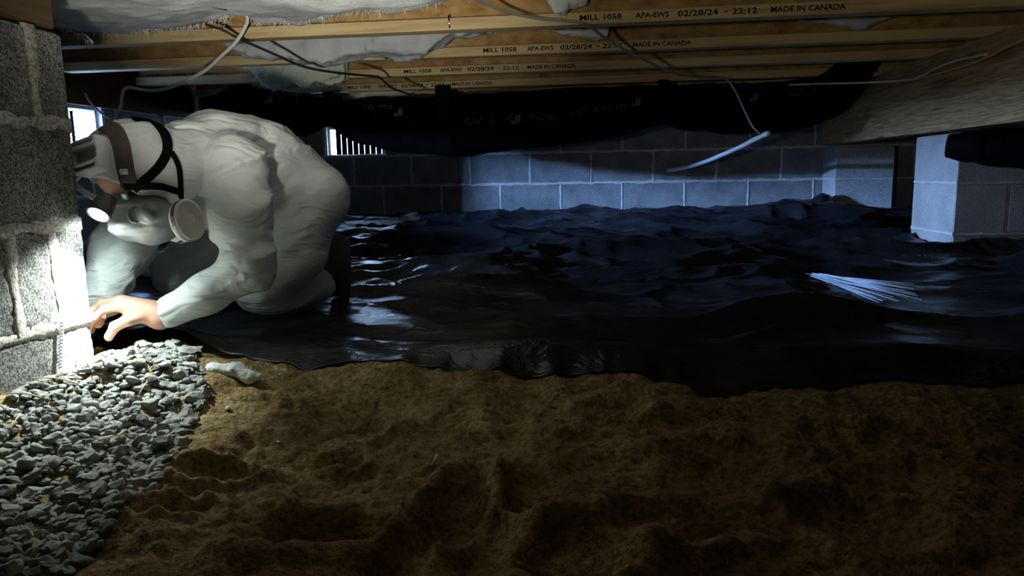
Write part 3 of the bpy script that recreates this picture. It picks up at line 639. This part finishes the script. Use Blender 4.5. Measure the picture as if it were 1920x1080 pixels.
batt_piece('insulation_tuft', 'white wad of insulation poking down at the top edge near centre', [(1020, -20), (1110, -20), (1100, 8), (1070, 12), (1058, 26), (1042, 26), (1032, 10)], 2.41, .03, M['batt'], .010, .007, 20, [(1035, 15), (1060, 26)], .015)
batt_piece('insulation_scrap', 'flat pale insulation facing between joists below the grey cable', [(1036, 58), (1060, 54), (1141, 50), (1139, 66), (1125, 74), (1080, 70), (1050, 64)], 2.962, .022, M['batt'], .004, .006)
batt_piece('insulation_scrap', 'grey insulation hanging between the nearest joists right of centre', [(1500, 40), (1560, 34), (1690, 26), (1670, 38), (1640, 46), (1618, 54), (1590, 48), (1540, 46)], 2.955, .03, M['batt_grey'], .008, .008)
batt_piece('insulation_scrap', 'grey shaggy insulation near the yellow cable at upper right', [(1800, 72), (1850, 66), (1905, 62), (1890, 78), (1868, 92), (1850, 84), (1826, 84)], 3.33, .025, M['batt_grey'], .010, .008, 20, [(1830, 84), (1868, 92)], .025)
batt_piece('insulation_tuft', 'pale green insulation behind the yellow and white cables', [(1750, 106), (1790, 102), (1850, 100), (1830, 120), (1815, 136), (1780, 134), (1764, 126)], 4.0, .03, M['batt_green'], .012, .008)
batt_piece('insulation_scrap', 'lavender grey scrap of insulation under the joist above the girder end', [(1575, 138), (1620, 134), (1664, 132), (1666, 142), (1640, 144), (1610, 150), (1590, 146)], 3.98, .015, M['batt_grey'], .006, .007)

# ------------------------------------------------------------------ cables
def cable(name, label, pts, r, m, n=90, flatv=1.0, cat='cable'):
    P = spline(pts, n); c = P[0]; return tag(obj(name, MB().tube(P-c, r, 10, flatv).mesh(name, True), m, None, tuple(c)), label, cat)
A = lambda x, y, Y: atY(x, y, Y)
B = lambda x, y, X=1.334: atX(x, y, X)
cable('electric_cable', 'white flat cable looping from the batt down past the near pier', [A(452, 22, 2.30), A(464, 38, 2.32), A(445, 75, 2.36), A(415, 105, 2.42), A(380, 135, 2.5), A(330, 160, 2.6), A(285, 170, 2.66), A(240, 164, 2.7), A(229, 178, 2.68), A(226, 200, 2.66), A(212, 220, 2.66), A(190, 212, 2.68), A(168, 190, 2.72), A(160, 176, 2.8)], 0.0062, M['cable_white'], 140, .55)
cable('electric_cable', 'thin dark cable running from the white loop to the black duct', [A(385, 46, 2.33), A(415, 55, 2.34), A(440, 68, 2.36), A(470, 82, 2.42), A(520, 104, 2.5), A(570, 125, 2.6), A(630, 136, 2.8), A(700, 143, 3.1), A(712, 145, 3.2), A(735, 165, 3.3), A(778, 180, 3.4)], 0.0045, M['cable_black'])
cable('electric_cable', 'short dark cable across the underside of the white batt', [A(340, -8, 1.93), A(375, 5, 1.96), A(425, 17, 2.0)], 0.0045, M['cable_black'], 30)
cable('electric_cable', 'grey cable sagging from the top edge to the white tubing', [A(880, -8, 2.2), A(900, 3, 2.25), A(950, 22, 2.34), A(1010, 35, 2.40), A(1060, 39, 2.42), A(1100, 46, 2.44), A(1130, 68, 2.55), A(1180, 98, 2.7), A(1250, 132, 3.0), A(1290, 143, 3.3), A(1355, 146, 3.6), A(1375, 165, 3.62), A(1390, 195, 3.62), A(1410, 235, 3.62), A(1426, 252, 3.64)], 0.0065, M['cable_grey'], 140, .6)
cable('plastic_tubing', 'white plastic tube slanting down into the back wall', [A(1440, 250, 3.7), A(1418, 260, 3.85), A(1380, 279, 4.1), A(1330, 300, 4.45), A(1290, 313, 4.75), A(1252, 320, 4.99)], 0.012, M['hose'], 60, 1.0, 'tube')
cable('electric_cable', 'yellow cable crossing the upper right corner above the girder', [B(1990, 45), B(1920, 74), B(1880, 92), B(1845, 110), B(1800, 126), B(1740, 143), B(1700, 152), B(1660, 156)], 0.0068, M['cable_yellow'], 80, .7)
cable('electric_cable', 'thin white cable beside the yellow one above the girder', [B(1850, 102, 1.318), B(1800, 112, 1.318), B(1760, 126, 1.316), B(1720, 146, 1.312), B(1690, 151, 1.31), A(1620, 155, 3.55), A(1540, 157, 3.7), A(1480, 159, 3.8)], 0.0050, M['cable_white'], 80, .8)

# ------------------------------------------------------------------ person kneeling in a white coverall
def J(px, py, Y): return atY(px, py, Y)
person = thing('person', 'kneeling person in white hooded coverall and respirator, working at the near pier', 'person', tuple(J(540, 585, 2.05)))
PB = Vector(person.location)
def ppart(nm, me, m, parent=None):
    o = obj(nm, me, m, parent or person); o.location = (-PB if parent is None else (0, 0, 0)); return o
KN_L, KN_R = J(490, 535, 1.94), J(338, 510, 2.0)
HIP_L, HIP_R = J(572, 372, 2.05), J(520, 370, 2.2)
SH_L, EL_L, WR_L = J(438, 318, 1.74), J(470, 500, 1.69), J(318, 588, 1.615)
SH_R, EL_R, WR_R = J(290, 365, 1.84), J(222, 475, 1.74), J(186, 560, 1.63)
body_caps = [  # a, b, ra, rb
    (J(556, 356, 2.09), J(490, 314, 1.99), .108, .124), (J(490, 314, 1.99), J(412, 298, 1.87), .124, .118), (J(412, 298, 1.87), J(352, 285, 1.76), .116, .080),
    (J(480, 390, 2.0), J(410, 360, 1.88), .105, .105), (HIP_L, J(545, 380, 2.15), .116, .116),
    (HIP_L, J(540, 468, 1.99), .116, .102), (J(540, 468, 1.99), KN_L, .102, .072), (HIP_R, KN_R, .13, .076),
    (J(500, 545, 1.965), J(585, 532, 2.13), .070, .062), (KN_R, J(450, 500, 2.25), .075, .06),
    (SH_L, J(450, 405, 1.71), .080, .072), (J(450, 405, 1.71), EL_L, .072, .060), (EL_L, J(385, 552, 1.65), .058, .048), (J(385, 552, 1.65), WR_L, .050, .038),
    (J(400, 302, 1.85), SH_L, .095, .078), (J(360, 310, 1.86), SH_R, .10, .085), (SH_R, EL_R, .080, .068), (EL_R, WR_R, .064, .046)]
ptsall = np.array([c[0] for c in body_caps]+[c[1] for c in body_caps]); HB = 0.0085
G, o_ = grid(ptsall.min(0)-.17, ptsall.max(0)+.17, HB)
D = union([s_caps(G, *c) for c in body_caps[:5]], .035)
legL = union([s_caps(G, *c) for c in body_caps[5:7]], .04); legL = smin(legL, s_caps(G, *body_caps[8]), .018)
legR = smin(s_caps(G, *body_caps[7]), s_caps(G, *body_caps[9]), .02)
D = smin(smin(D, legL, .02), legR, .02)
armL = union([s_caps(G, *c) for c in body_caps[10:14]], .03); armL = smin(armL, s_caps(G, *body_caps[14]), .03)
armR = union([s_caps(G, *c) for c in body_caps[16:18]], .03); armR = smin(armR, s_caps(G, *body_caps[15]), .04)
D = smin(smin(D, armL, .010), armR, .012)
# folds of loose fabric
def ridge(x): return (1-np.abs(x))**2
fx, fy, fz = G
wob = 0.04*fbm(fx*5, fy*5, fz*5, o=2, s=12)
def crease(a, b, c, sd, wd): return np.exp(-(fbm(a, b, c, o=2, s=sd)/wd)**2)
u1, v1 = fx*0.80+fz*0.60, -fx*0.60+fz*0.80
u2, v2 = fx*0.45-fz*0.89, fx*0.89+fz*0.45
def rdg(a, b, c, sd): return np.clip(1-1.6*np.abs(fbm(a, b, c, o=2, s=sd, g=.4)), 0, 1)**2
mixn = sstep(-.25, .25, vnoise(fx*5+3, fy*5, fz*5, 33))
fold = mixn*rdg(u1*2.2+wob*5, fy*3.5, v1*13+wob*14, 14)+(1-mixn)*rdg(u2*2.0+wob*5, fy*3.5, v2*13+wob*14, 15)+0.45*rdg(u1*5+wob*6, fy*5, v1*26+wob*9, 16)
D = D - 0.0125*(fold-0.40)
gz = barrier_z(fx[:, :, 0], fy[:, :, 0])[:, :, None]+0.004; D = smax(D, gz-fz, 0.012)
V, Fc = surfnet(D, o_, HB); cov = ppart('coverall', mesh_np('coverall', V, Fc), M['suit']); cov['label'] = 'loose white coverall'
cov['kind'] = 'part' if False else ''
del cov['kind']
# head frame: crown points left in the photo, face points down
HC = J(247, 303, 1.625)
hc = -CR*0.97+CU*0.10-CF*0.10; hc /= np.linalg.norm(hc); hd = -CU*0.98-CF*0.10; hd -= hc*(hd@hc); hd /= np.linalg.norm(hd); hl = np.cross(hc, hd)
if hl@CF > 0: hl = -hl
HA = [hc, hd, hl]
def HP(c, d, l): return HC+hc*c+hd*d+hl*l
G, o_ = grid(HC-.26, HC+.26, .0055)
hood = s_ell(G, HP(-.004, -.004, 0), HA, (.112, .094, .084))
hood = smin(hood, s_ell(G, HP(-.02, .035, 0), HA, (.090, .070, .076)), .03)
hood = smin(hood, s_caps(G, HP(-.08, .02, 0), J(372, 292, 1.77), .078, .082), .035)
fx, fy, fz = G
hood = hood - 0.004*(ridge(fbm(fx*18, fy*16, fz*9, o=2, s=22))-.7)
op = s_ell(G, HP(.03, .105, 0), HA, (.085, .055, .10)); hood = smax(hood, -op, .01)
V, Fc = surfnet(hood, o_, .0055); hd_o = ppart('hood', mesh_np('hood', V, Fc), M['suit']); hd_o['label'] = 'white hood drawn over the head'
# body under the clothes: head, neck, trunk, arms and both hands, one mesh
bv, bf = [], []
def addb(V, Fc): n = sum(len(q) for q in bv); bv.append(V); bf.append(Fc+n)
G, o_ = grid(HC-.2, HC+.2, .005)
hd_s = s_ell(G, HP(0, 0, 0), HA, (.095, .080, .070)); hd_s = smin(hd_s, s_ell(G, HP(-.025, .055, 0), HA, (.070, .055, .056)), .03)
hd_s = smin(hd_s, s_caps(G, HP(.005, .092, 0), HP(-.03, .112, 0), .009, .013), .012)
for sgn in (-1, 1):
    hd_s = smax(hd_s, -s_ell(G, HP(.012, .096, sgn*.030), HA, (.014, .012, .016)), .008); hd_s = smin(hd_s, s_ell(G, HP(.012, .088, sgn*.030), HA, (.010, .010, .011)), .003)
    hd_s = smin(hd_s, s_ell(G, HP(-.02, .01, sgn*.070), HA, (.028, .018, .010)), .006)
hd_s = smax(hd_s, -s_caps(G, HP(-.058, .108, -.02), HP(-.058, .108, .02), .004, .004), .004)
hd_s = smin(hd_s, s_caps(G, HP(-.07, .02, 0), J(350, 295, 1.75), .055, .058), .03)
addb(*surfnet(hd_s, o_, .005))
G, o_ = grid(ptsall.min(0)-.05, ptsall.max(0)+.05, .017)
inner = union([s_caps(G, c[0], c[1], c[2]*.72, c[3]*.72) for c in body_caps], .03); inner = smax(inner, (barrier_z(G[0][:, :, 0], G[1][:, :, 0])[:, :, None]+0.02)-G[2], .01)
addb(*surfnet(inner, o_, .017))
def hand(wr, knuckles, fingers, thumb, palm_r=.026):
    P_ = [wr]+list(knuckles)+[q for f in fingers for q in f]+thumb; P_ = np.array(P_)
    G, o_ = grid(P_.min(0)-.04, P_.max(0)+.04, .0032)
    ctr = np.mean(knuckles, 0); d = union([s_caps(G, wr, k, .025, .0145) for k in knuckles], .018)
    for f, r in zip(fingers, (.0112, .0116, .0112, .0098)):
        ch = union([s_caps(G, f[i], f[i+1], r*(1-.10*i), r*(1-.10*(i+1))) for i in range(len(f)-1)], .004); d = smin(d, ch, .005)
    th = union([s_caps(G, thumb[i], thumb[i+1], 0.015-.002*i, .014-.002*i) for i in range(len(thumb)-1)], .006); d = smin(d, th, .01)
    return surfnet(d, o_, .0032)
wr = J(300, 592, 1.61)
kn = [J(226, 574, 1.560), J(224, 566, 1.580), J(230, 565, 1.600), J(238, 570, 1.618)]
fg = [[kn[0], J(196, 580, 1.550), J(178, 596, 1.545), J(168, 607, 1.545)], [kn[1], J(190, 569, 1.572), J(172, 584, 1.568), J(164, 598, 1.566)],
      [kn[2], J(196, 566, 1.595), J(178, 578, 1.590), J(170, 592, 1.588)], [kn[3], J(208, 572, 1.615), J(192, 584, 1.612), J(184, 596, 1.61)]]
tb = [J(272, 592, 1.585), J(240, 600, 1.555), J(216, 612, 1.545), J(204, 632, 1.542)]
addb(*hand(wr, kn, fg, tb)); addb(*surfnet(s_caps(*(lambda g: (g[0],))(grid(np.minimum(wr, EL_L)-.06, np.maximum(wr, EL_L)+.06, .006)), wr, J(385, 552, 1.65), .026, .034), (np.minimum(wr, EL_L)-.06), .006))
wr2 = J(184, 566, 1.625); kn2 = [J(176+4*k, 585+3*k, 1.60+.012*k) for k in range(4)]
fg2 = [[kn2[k], J(168+4*k, 598+2*k, 1.575+.012*k), J(162+4*k, 608+k, 1.560+.012*k), J(160+4*k, 617+k, 1.553+.012*k)] for k in range(4)]
addb(*hand(wr2, kn2, fg2, [J(190, 574, 1.60), J(188, 592, 1.575), J(184, 606, 1.56)]))
ppart('body', mesh_np('body', np.vstack(bv), np.vstack(bf)), M['skin'])['label'] = 'bare hands and face'
# boots
def boot(pts, sole_dir, label=None):
    a, b, t = [np.array(p) for p in pts]      # ankle, heel, toe
    G, o_ = grid(np.minimum(np.minimum(a, b), t)-.09, np.maximum(np.maximum(a, b), t)+.09, .006)
    d = smin(s_caps(G, b, (b+t)/2, .042, .045), s_caps(G, (b+t)/2, t, .045, .036), .03); d = smin(d, s_caps(G, a, b*.6+a*.4, .052, .05), .03)
    n = np.array(sole_dir, float); n /= np.linalg.norm(n); off = (b@n+t@n)/2+.030
    d = smax(d, (G[0]*n[0]+G[1]*n[1]+G[2]*n[2])-off, .006); gz = barrier_z(G[0][:, :, 0], G[1][:, :, 0])[:, :, None]+.003; d = smax(d, gz-G[2], .006)
    V, Fc = surfnet(d, o_, .006); bo = ppart('boot', mesh_np('boot', V, Fc), M['boot'])
    sl = np.maximum(s_caps(G, b, t, .046, .040), np.abs((G[0]*n[0]+G[1]*n[1]+G[2]*n[2])-off)-.006); sl = smax(sl, gz-G[2], .004)
    V, Fc = surfnet(sl, o_, .006); so = obj('sole', mesh_np('sole', V, Fc), M['resp_dark'], bo)
    return bo
boot((J(598, 505, 2.16), J(630, 462, 2.22), J(640, 540, 2.25)), CR*0.95+CF*0.25)
boot((J(470, 505, 2.30), J(500, 462, 2.38), J(510, 530, 2.41)), CR*0.95+CF*0.25)
# respirator
RA = [hc*.98+hd*.15, hd*.98-hc*.15, hl]; RA = [v/np.linalg.norm(v) for v in RA]
rc = HP(-.045, .128, 0)
G, o_ = grid(rc-.13, rc+.13, .004)
d = s_box(G, rc, RA, (.066, .050, .060), .03); d = smin(d, s_ell(G, rc+RA[1]*.020-RA[0]*.015, RA, (.040, .045, .045)), .02)
d = smin(d, s_caps(G, rc+RA[0]*.02+RA[1]*.01, rc+RA[0]*.060-RA[1]*.030, .034, .018), .02)
for sgn in (-1, 1): d = smin(d, s_caps(G, rc, rc-RA[0]*.040+RA[1]*.004+hl*sgn*.066, .026, .024), .015)
rl = (G[0]-rc[0])*RA[1][0]+(G[1]-rc[1])*RA[1][1]+(G[2]-rc[2])*RA[1][2]; d = d-0.003*np.exp(-((rl-.035)/.004)**2)-.003*np.exp(-((rl+.02)/.004)**2)
V, Fc = surfnet(d, o_, .004); resp = ppart('respirator', mesh_np('respirator', V, Fc), M['resp']); resp['label'] = 'grey rubber half mask respirator'
def disc(c, ax, prof, n=28):
    ax = np.asarray(ax, float); ax /= np.linalg.norm(ax); u = np.cross(ax, (0, 0, 1)); u /= np.linalg.norm(u); v = np.cross(ax, u); mb = MB(); V = []
    for h, r, sq in prof:
        for k in range(n): t = 2*PI*k/n; V.append(np.asarray(c)+ax*h+(u*math.cos(t)*sq+v*math.sin(t))*r)
    F_ = [(i*n+k, i*n+(k+1) % n, (i+1)*n+(k+1) % n, (i+1)*n+k) for i in range(len(prof)-1) for k in range(n)]+[tuple(range(n))[::-1], tuple((len(prof)-1)*n+k for k in range(n))]
    return mb.add(V, F_)
for sgn in (1, -1):
    ax = CR*.90-CF*.42+CU*.16 if sgn == 1 else -hc*.6-hl*.8
    c = (J(352, 413, 1.575) if sgn == 1 else rc-RA[0]*.055-hl*.085)
    axn = ax/np.linalg.norm(ax)
    fc = obj('filter_cartridge', disc(c, axn, [(-.016, .042, .85), (-.013, .047, .85), (.009, .047, .85), (.012, .042, .85), (.010, .040, .85), (.013, .032, .85), (.010, .029, .85), (.013, .020, .85), (.010, .017, .85), (.013, .008, .85)]).mesh('filter_cartridge', True), M['filter'], resp); fc['label'] = 'pale round filter cartridge with a black band'
    obj('black_band', disc(c, axn, [(-.007, .0470, .85), (-.0065, .0482, .85), (.0025, .0482, .85), (.003, .0470, .85)]).mesh('black_band'), M['resp_dark'], resp)
obj('exhalation_valve', disc(rc+hl*.058+RA[1]*.006-RA[0]*.006, hl, [(-.01, .020, 1), (.004, .020, 1), (.006, .015, 1), (.003, .012, 1), (.006, .006, 1)]).mesh('exhalation_valve', True), M['resp'], resp)
# goggles pushed up on the forehead
gc = HP(.058, .014, .068); gf = hc*.50+hd*.12+hl*.85; gf /= np.linalg.norm(gf); gu = np.cross(gf, hl); gu /= np.linalg.norm(gu); gw = np.cross(gu, gf)
GA = [gw, gu, gf]; G, o_ = grid(gc-.1, gc+.1, .0035)
d = s_box(G, gc, GA, (.046, .040, .024), .014); cut = s_box(G, gc+gf*.018, GA, (.038, .031, .02), .010)
d = smax(d, -cut, .004)
for k in (-1, 1): d = smin(d, s_box(G, gc+gu*.020*k+gf*.012, GA, (.040, .004, .012), .003), .004)
V, Fc = surfnet(d, o_, .0035); gog = ppart('goggles', mesh_np('goggles', V, Fc), M['white_plastic']); gog['label'] = 'white framed goggles on the forehead'
mb = MB(); V = []; n = 12
for i in range(n+1):
    t = -1+2*i/n
    for s_ in (-1, 1): V.append(gc+gw*.040*t+gu*.032*s_+gf*(.010-.006*t*t))
obj('lens', mb.add(V, [(2*i, 2*i+1, 2*i+3, 2*i+2) for i in range(n)]).mesh('lens', True), flat('clear_lens_grey', (0.42, 0.45, 0.46), 0.12, 0.6), gog)
# straps over the hood: ribbons lying on the hood surface
def on_hood(px, py, off=.0035):
    r = _ray(px, py); r = r/np.linalg.norm(r); best = None
    def f(P):
        G1 = [np.array([P[0]]), np.array([P[1]]), np.array([P[2]])]
        h = s_ell(G1, HP(-.004, -.004, 0), HA, (.112, .094, .084)); h = smin(h, s_ell(G1, HP(-.02, .035, 0), HA, (.090, .070, .076)), .03)
        return float(smin(h, s_caps(G1, HP(-.08, .02, 0), J(372, 292, 1.77), .078, .082), .035)[0])
    t = 1.2; bd = 9; bp = None
    for _ in range(400):
        P = CAM+r*t; d = f(P)
        if d < bd: bd = d; bp = P.copy()
        if d < off: break
        t += max(d*.5, .0006)
        if t > 2.4: break
    e = 1e-3; g = np.array([f(bp+e*np.eye(3)[k])-f(bp-e*np.eye(3)[k]) for k in range(3)]); g /= np.linalg.norm(g)+1e-9
    return bp+g*(off-min(bd, off)) if bd < off else bp-g*(bd-off), g
def ribbon(nm, pxs, wd, m, off=.0045):
    q = [on_hood(x, y, off) for x, y in pxs]; P = spline([a for a, _ in q], 40); N_ = spline([b for _, b in q], 40); T = np.gradient(P, axis=0); V = []
    for i in range(40):
        t = T[i]/np.linalg.norm(T[i]); n_ = N_[i]/np.linalg.norm(N_[i]); s_ = np.cross(t, n_); s_ /= np.linalg.norm(s_)
        for a, h in ((-.5, -.004), (-.5, .002), (.5, .002), (.5, -.004)): V.append(P[i]+s_*wd*a+n_*h)
    F_ = [(i*4+k, i*4+(k+1) % 4, (i+1)*4+(k+1) % 4, (i+1)*4+k) for i in range(39) for k in range(4)]+[(3, 2, 1, 0), (156, 157, 158, 159)]
    return ppart(nm, MB().add(V, F_).mesh(nm), m)
ribbon('strap', [(250, 222), (285, 226), (308, 248), (314, 280), (300, 310), (275, 335), (250, 355)], .020, M['strap'])
ribbon('strap', [(322, 285), (334, 310), (338, 340), (340, 372)], .010, M['strap'])
ribbon('strap', [(232, 350), (262, 350), (300, 350), (336, 360)], .014, M['strap'])
ribbon('headlamp_band', [(196, 236), (214, 245), (226, 270), (232, 300), (238, 330), (243, 352)], .036, M['cap'])['label'] = 'wide dark brown band over the hood'
for x, y, m_, s_ in ((233, 322, 'buckle', (.018, .012, .006)), (236, 368, 'buckle_green', (.014, .022, .008)), (178, 338, 'buckle', (.016, .012, .006))):
    p, g = on_hood(x, y, .008); me = bevel_box_mesh('buckle', *s_, .002); b_ = ppart('buckle', me, M[m_]); b_.location = Vector(p)-PB; b_.rotation_euler = Vector(g).to_track_quat('Z', 'Y').to_euler()
# headlamp: housing, reflector and its light
LP = J(184, 402, 1.478); LT = np.array([-1.140, 1.475, 0.225]); ld = LT-LP; ld /= np.linalg.norm(ld); lv = -CU*.80-CF*.58-CR*.12; lv /= np.linalg.norm(lv)
lamp = ppart('headlamp', disc(LP-lv*.018, lv, [(-.034, .012, 1), (-.028, .020, 1), (-.006, .023, 1), (.014, .025, 1), (.019, .025, 1), (.019, .021, 1), (.010, .018, 1)], 24).mesh('headlamp', True), M['resp_dark']); lamp['label'] = 'black headlamp shining down at the pier'
br = MB().tube(spline([LP-lv*.030, HP(.10, .075, .03), HP(.088, .05, .04)], 10), .006, 8); obj('bracket', br.mesh('bracket', True), M['buckle'], lamp)
ml, nt_, b_, N_ = nmat('lamp_lens_glow'); b_.inputs['Emission Color'].default_value = (0.95, 0.98, 1, 1); b_.inputs['Emission Strength'].default_value = 12
obj('lens', disc(LP-lv*.001, lv, [(-.003, .0208, 1), (.001, .0205, 1), (.003, .012, 1)], 24).mesh('lens', True), ml, lamp)
spot_light('headlamp_beam', tuple(LP+lv*.012), tuple(LT), 460.0, (0.90, 1.0, 0.98), 42, 1.0, 0.012)
spot_light('headlamp_flood', tuple(LP+lv*.012), (-1.08, 1.36, 0.10), 30.0, (0.90, 1.0, 0.97), 104, 1.0, 0.012)
spot_light('headlamp_side_glow', tuple(LP+lv*.012), (-1.15, 1.58, 0.15), 3.6, (0.84, 1.0, 1.0), 150, 1.0, 0.012)

# ------------------------------------------------------------------ gravel patch
GPOLY = np.array([atZ(x, y, .05)[:2] for x, y in ((395, 745), (345, 800), (310, 850), (215, 935), (95, 1015), (-40, 1075), (-200, 1080))] + [[-1.13, 0.62], [-1.13, 1.50], [-1.10, 1.60], [-0.98, 1.62], [-0.93, 1.58], [-0.90, 1.52]])
def in_poly(x, y, P):
    c = False; n = len(P)
    for i in range(n):
        a, b = P[i], P[(i+1) % n]
        if (a[1] > y) != (b[1] > y) and x < (b[0]-a[0])*(y-a[1])/(b[1]-a[1])+a[0]: c = not c
    return c
def stone_np(seed):
    r = random.Random(seed); bm = bmesh.new(); bmesh.ops.create_icosphere(bm, subdivisions=1, radius=1.0)
    bmesh.ops.subdivide_edges(bm, edges=bm.edges[:], cuts=1, use_grid_fill=True)
    V = np.array([v.co[:] for v in bm.verts]); V /= np.linalg.norm(V, axis=1)[:, None]
    for _ in range(12):
        n = np.array([r.gauss(0, 1) for _ in range(3)]); n /= np.linalg.norm(n); h = r.uniform(.38, .78); d = V@n; k = d > h; V[k] -= np.outer(d[k]-h, n)
    V *= np.array([r.uniform(1.0, 1.55), r.uniform(.8, 1.15), r.uniform(.55, .9)]); V += 0.05*np.array([[r.uniform(-1, 1) for _ in range(3)] for _ in V])
    Fc = [tuple(v.index for v in f.verts) for f in bm.faces]; bm.free(); return V, Fc
SV = [stone_np(100+k) for k in range(14)]; SM = [mesh_np('gravel_stone', v, f, False) for v, f in SV]
for m_ in SM: m_.materials.append(M['stone'])
def gz1(x, y): return float(sandz(np.array([x]), np.array([y]))[0])
rr = random.Random(5); placed = []
lo, hi = GPOLY.min(0), GPOLY.max(0); tries = 0
while len(placed) < 300 and tries < 60000:
    tries += 1; x, y = rr.uniform(lo[0], hi[0]), rr.uniform(lo[1], hi[1]); s = rr.uniform(.0085, .0185) if rr.random() < .85 else rr.uniform(.018, .026)
    if not in_poly(x, y, GPOLY) or (x < PX+.012 and PY0 < y < PY1+.01): continue
    if any((x-a)**2+(y-b)**2 < (.78*(s+c))**2 for a, b, c in placed): continue
    placed.append((x, y, s))
extra = [atZ(368, 745, .06), atZ(352, 760, .05), atZ(300, 815, .05), atZ(285, 840, .05)]
for k, p in enumerate(extra): placed[k] = (p[0], p[1], .024 if k in (0, 2) else .017)
for k, (x, y, s) in enumerate(placed):
    o = bpy.data.objects.new('gravel_stone', SM[k % 14]); COL.objects.link(o); o.location = (x, y, gz1(x, y)+s*.42+rr.uniform(0, .006)); o.scale = (s, s, s)
    o.rotation_euler = (rr.uniform(-.5, .5), rr.uniform(-.5, .5), rr.uniform(0, 6.28))
    tag(o, 'grey crushed stone in the gravel patch at the foot of the near pier', 'stone', 'gravel stones by the near pier')
mb = MB(); cnt = 0; rr = random.Random(9)
while cnt < 2600:
    x, y = rr.uniform(lo[0]-.02, hi[0]), rr.uniform(lo[1], hi[1]+.02)
    if not in_poly(x, y, GPOLY) or (x < PX+.006 and PY0 < y < PY1+.006): continue
    v, f = SV[rr.randrange(14)]; s = rr.uniform(.005, .0135); a = rr.uniform(0, 6.28); c, sn = math.cos(a), math.sin(a); Rm = np.array([[c, -sn, 0], [sn, c, 0], [0, 0, 1]])
    mb.add(v@Rm.T*s+np.array([x, y, gz1(x, y)+s*.35+rr.uniform(0, .003)]), f); cnt += 1
tag(obj('gravel', mb.mesh('gravel'), M['stone']), 'small loose gravel filling between the larger stones', 'gravel', None, 'stuff')
# a few dry straws, pebbles, scraps
for k, (a, b) in enumerate([((120, 690), (190, 712)), ((0, 762), (90, 770)), ((262, 760), (278, 735)), ((60, 730), (150, 742)), ((185, 850), (262, 838)), ((20, 830), (40, 800))]):
    p, q = gpix(*a), gpix(*b); p[2] = gz1(p[0], p[1])+.022; q[2] = gz1(q[0], q[1])+.022; mid = (p+q)/2+np.array([.004, 0, .006])
    tag(obj('dry_straw', MB().tube(spline([p, mid, q], 8)-p, .0013, 5).mesh('dry_straw', True), M['straw'], None, tuple(p)), 'thin dry straw stem lying on the gravel', 'straw', 'straws on the gravel')
for k, (x, y, s, lb) in enumerate([(427, 768, .007, 'small pale pebble on the sand just right of the gravel'), (523, 833, .006, 'small round white pebble on the sand below the gravel edge'), (432, 690, .009, ''), (907, 835, .004, 'tiny white chip on the sand at centre')]):
    if not lb: continue
    p = gpix(x, y); o = obj('pebble', mesh_np('pebble', SV[k][0], SV[k][1], True), M['pebble'], None, (p[0], p[1], gz1(p[0], p[1])+s*.4)); o.scale = (s, s, s); tag(o, lb, 'pebble')
p = gpix(810, 880); q = gpix(820, 862); p[2] = gz1(p[0], p[1])+.004; q[2] = gz1(q[0], q[1])+.009
tag(obj('twig', MB().tube([p-p, (q-p)*.5+np.array([.001, 0, .001]), q-p], [.002, .0026, .0018], 6).mesh('twig', True), M['pebble'], None, tuple(p)), 'short white sliver of wood lying on the sand', 'twig')
# white insulation scrap on the sand
SB = gpix(440, 706)
def SPt(px, py, h): return atY(px, py, SB[1]+h-.012)
G, o_ = grid(SB-np.array([.14, .09, .03]), SB+np.array([.14, .09, .10]), .004)
d = s_caps(G, SPt(398, 692, .012), SPt(445, 694, .014), .013, .014); d = smin(d, s_caps(G, SPt(445, 694, .014), SPt(468, 708, .010), .014, .014), .012); d = smin(d, s_caps(G, SPt(462, 704, .012), SPt(486, 706, .008), .011, .008), .012)
d = smin(d, s_caps(G, SPt(452, 694, .018), SPt(446, 682, .024), .010, .004), .008)
d = d-.0035*fbm(G[0]*70, G[1]*70, G[2]*70, o=3, s=19)
V, Fc = surfnet(d, o_, .004); tag(obj('insulation_scrap', mesh_np('insulation_scrap', V-SB, Fc), M['batt'], None, tuple(SB)), 'twisted white scrap of insulation lying on the sand', 'insulation')
# twisted wire hanging down the pier face
p0, p1 = atX(112, 600, PX+.006), atX(110, 690, PX+.006); mb = MB()
for ph in (0, PI):
    t = np.linspace(0, 1, 120); P = p0[None]+(p1-p0)[None]*t[:, None]; P[:, 1] += .0042*np.cos(t*2*PI*7+ph); P[:, 0] += .004+.0042*np.sin(t*2*PI*7+ph); mb.tube(P-p0, .0019, 6)
tag(obj('twisted_wire', mb.mesh('twisted_wire', True), M['metal'], None, tuple(p0)), 'bright twisted wire hanging down the near pier above the gravel', 'wire')
# loose bundle of straight insulation support wires on the plastic
rr = random.Random(3)
for k in range(24):
    u = k/23; a = math.radians(-88+30*u+rr.gauss(0, 3)); L = .50-.12*u
    x0, y0 = .715+.03*u+rr.gauss(0, .012), 2.62+rr.gauss(0, .03); x1, y1 = x0+math.cos(a)*L, y0+math.sin(a)*L
    tt = np.linspace(0, 1, 9); zs = barrier_z(x0+(x1-x0)*tt, y0+(y1-y0)*tt); A_ = np.polyfit(tt, zs, 1); off = np.max(zs-np.polyval(A_, tt))+.002+.0016*(k//3)
    p = np.array([x0, y0, A_[1]+off]); q = np.array([x1, y1, A_[0]+A_[1]+off])
    tag(obj('support_wire', MB().tube([p-p, q-p], .0013, 6).mesh('support_wire', True), M['wire'], None, tuple(p)), 'straight pale wire in the loose bundle lying on the black plastic', 'wire', 'bundle of insulation support wires')
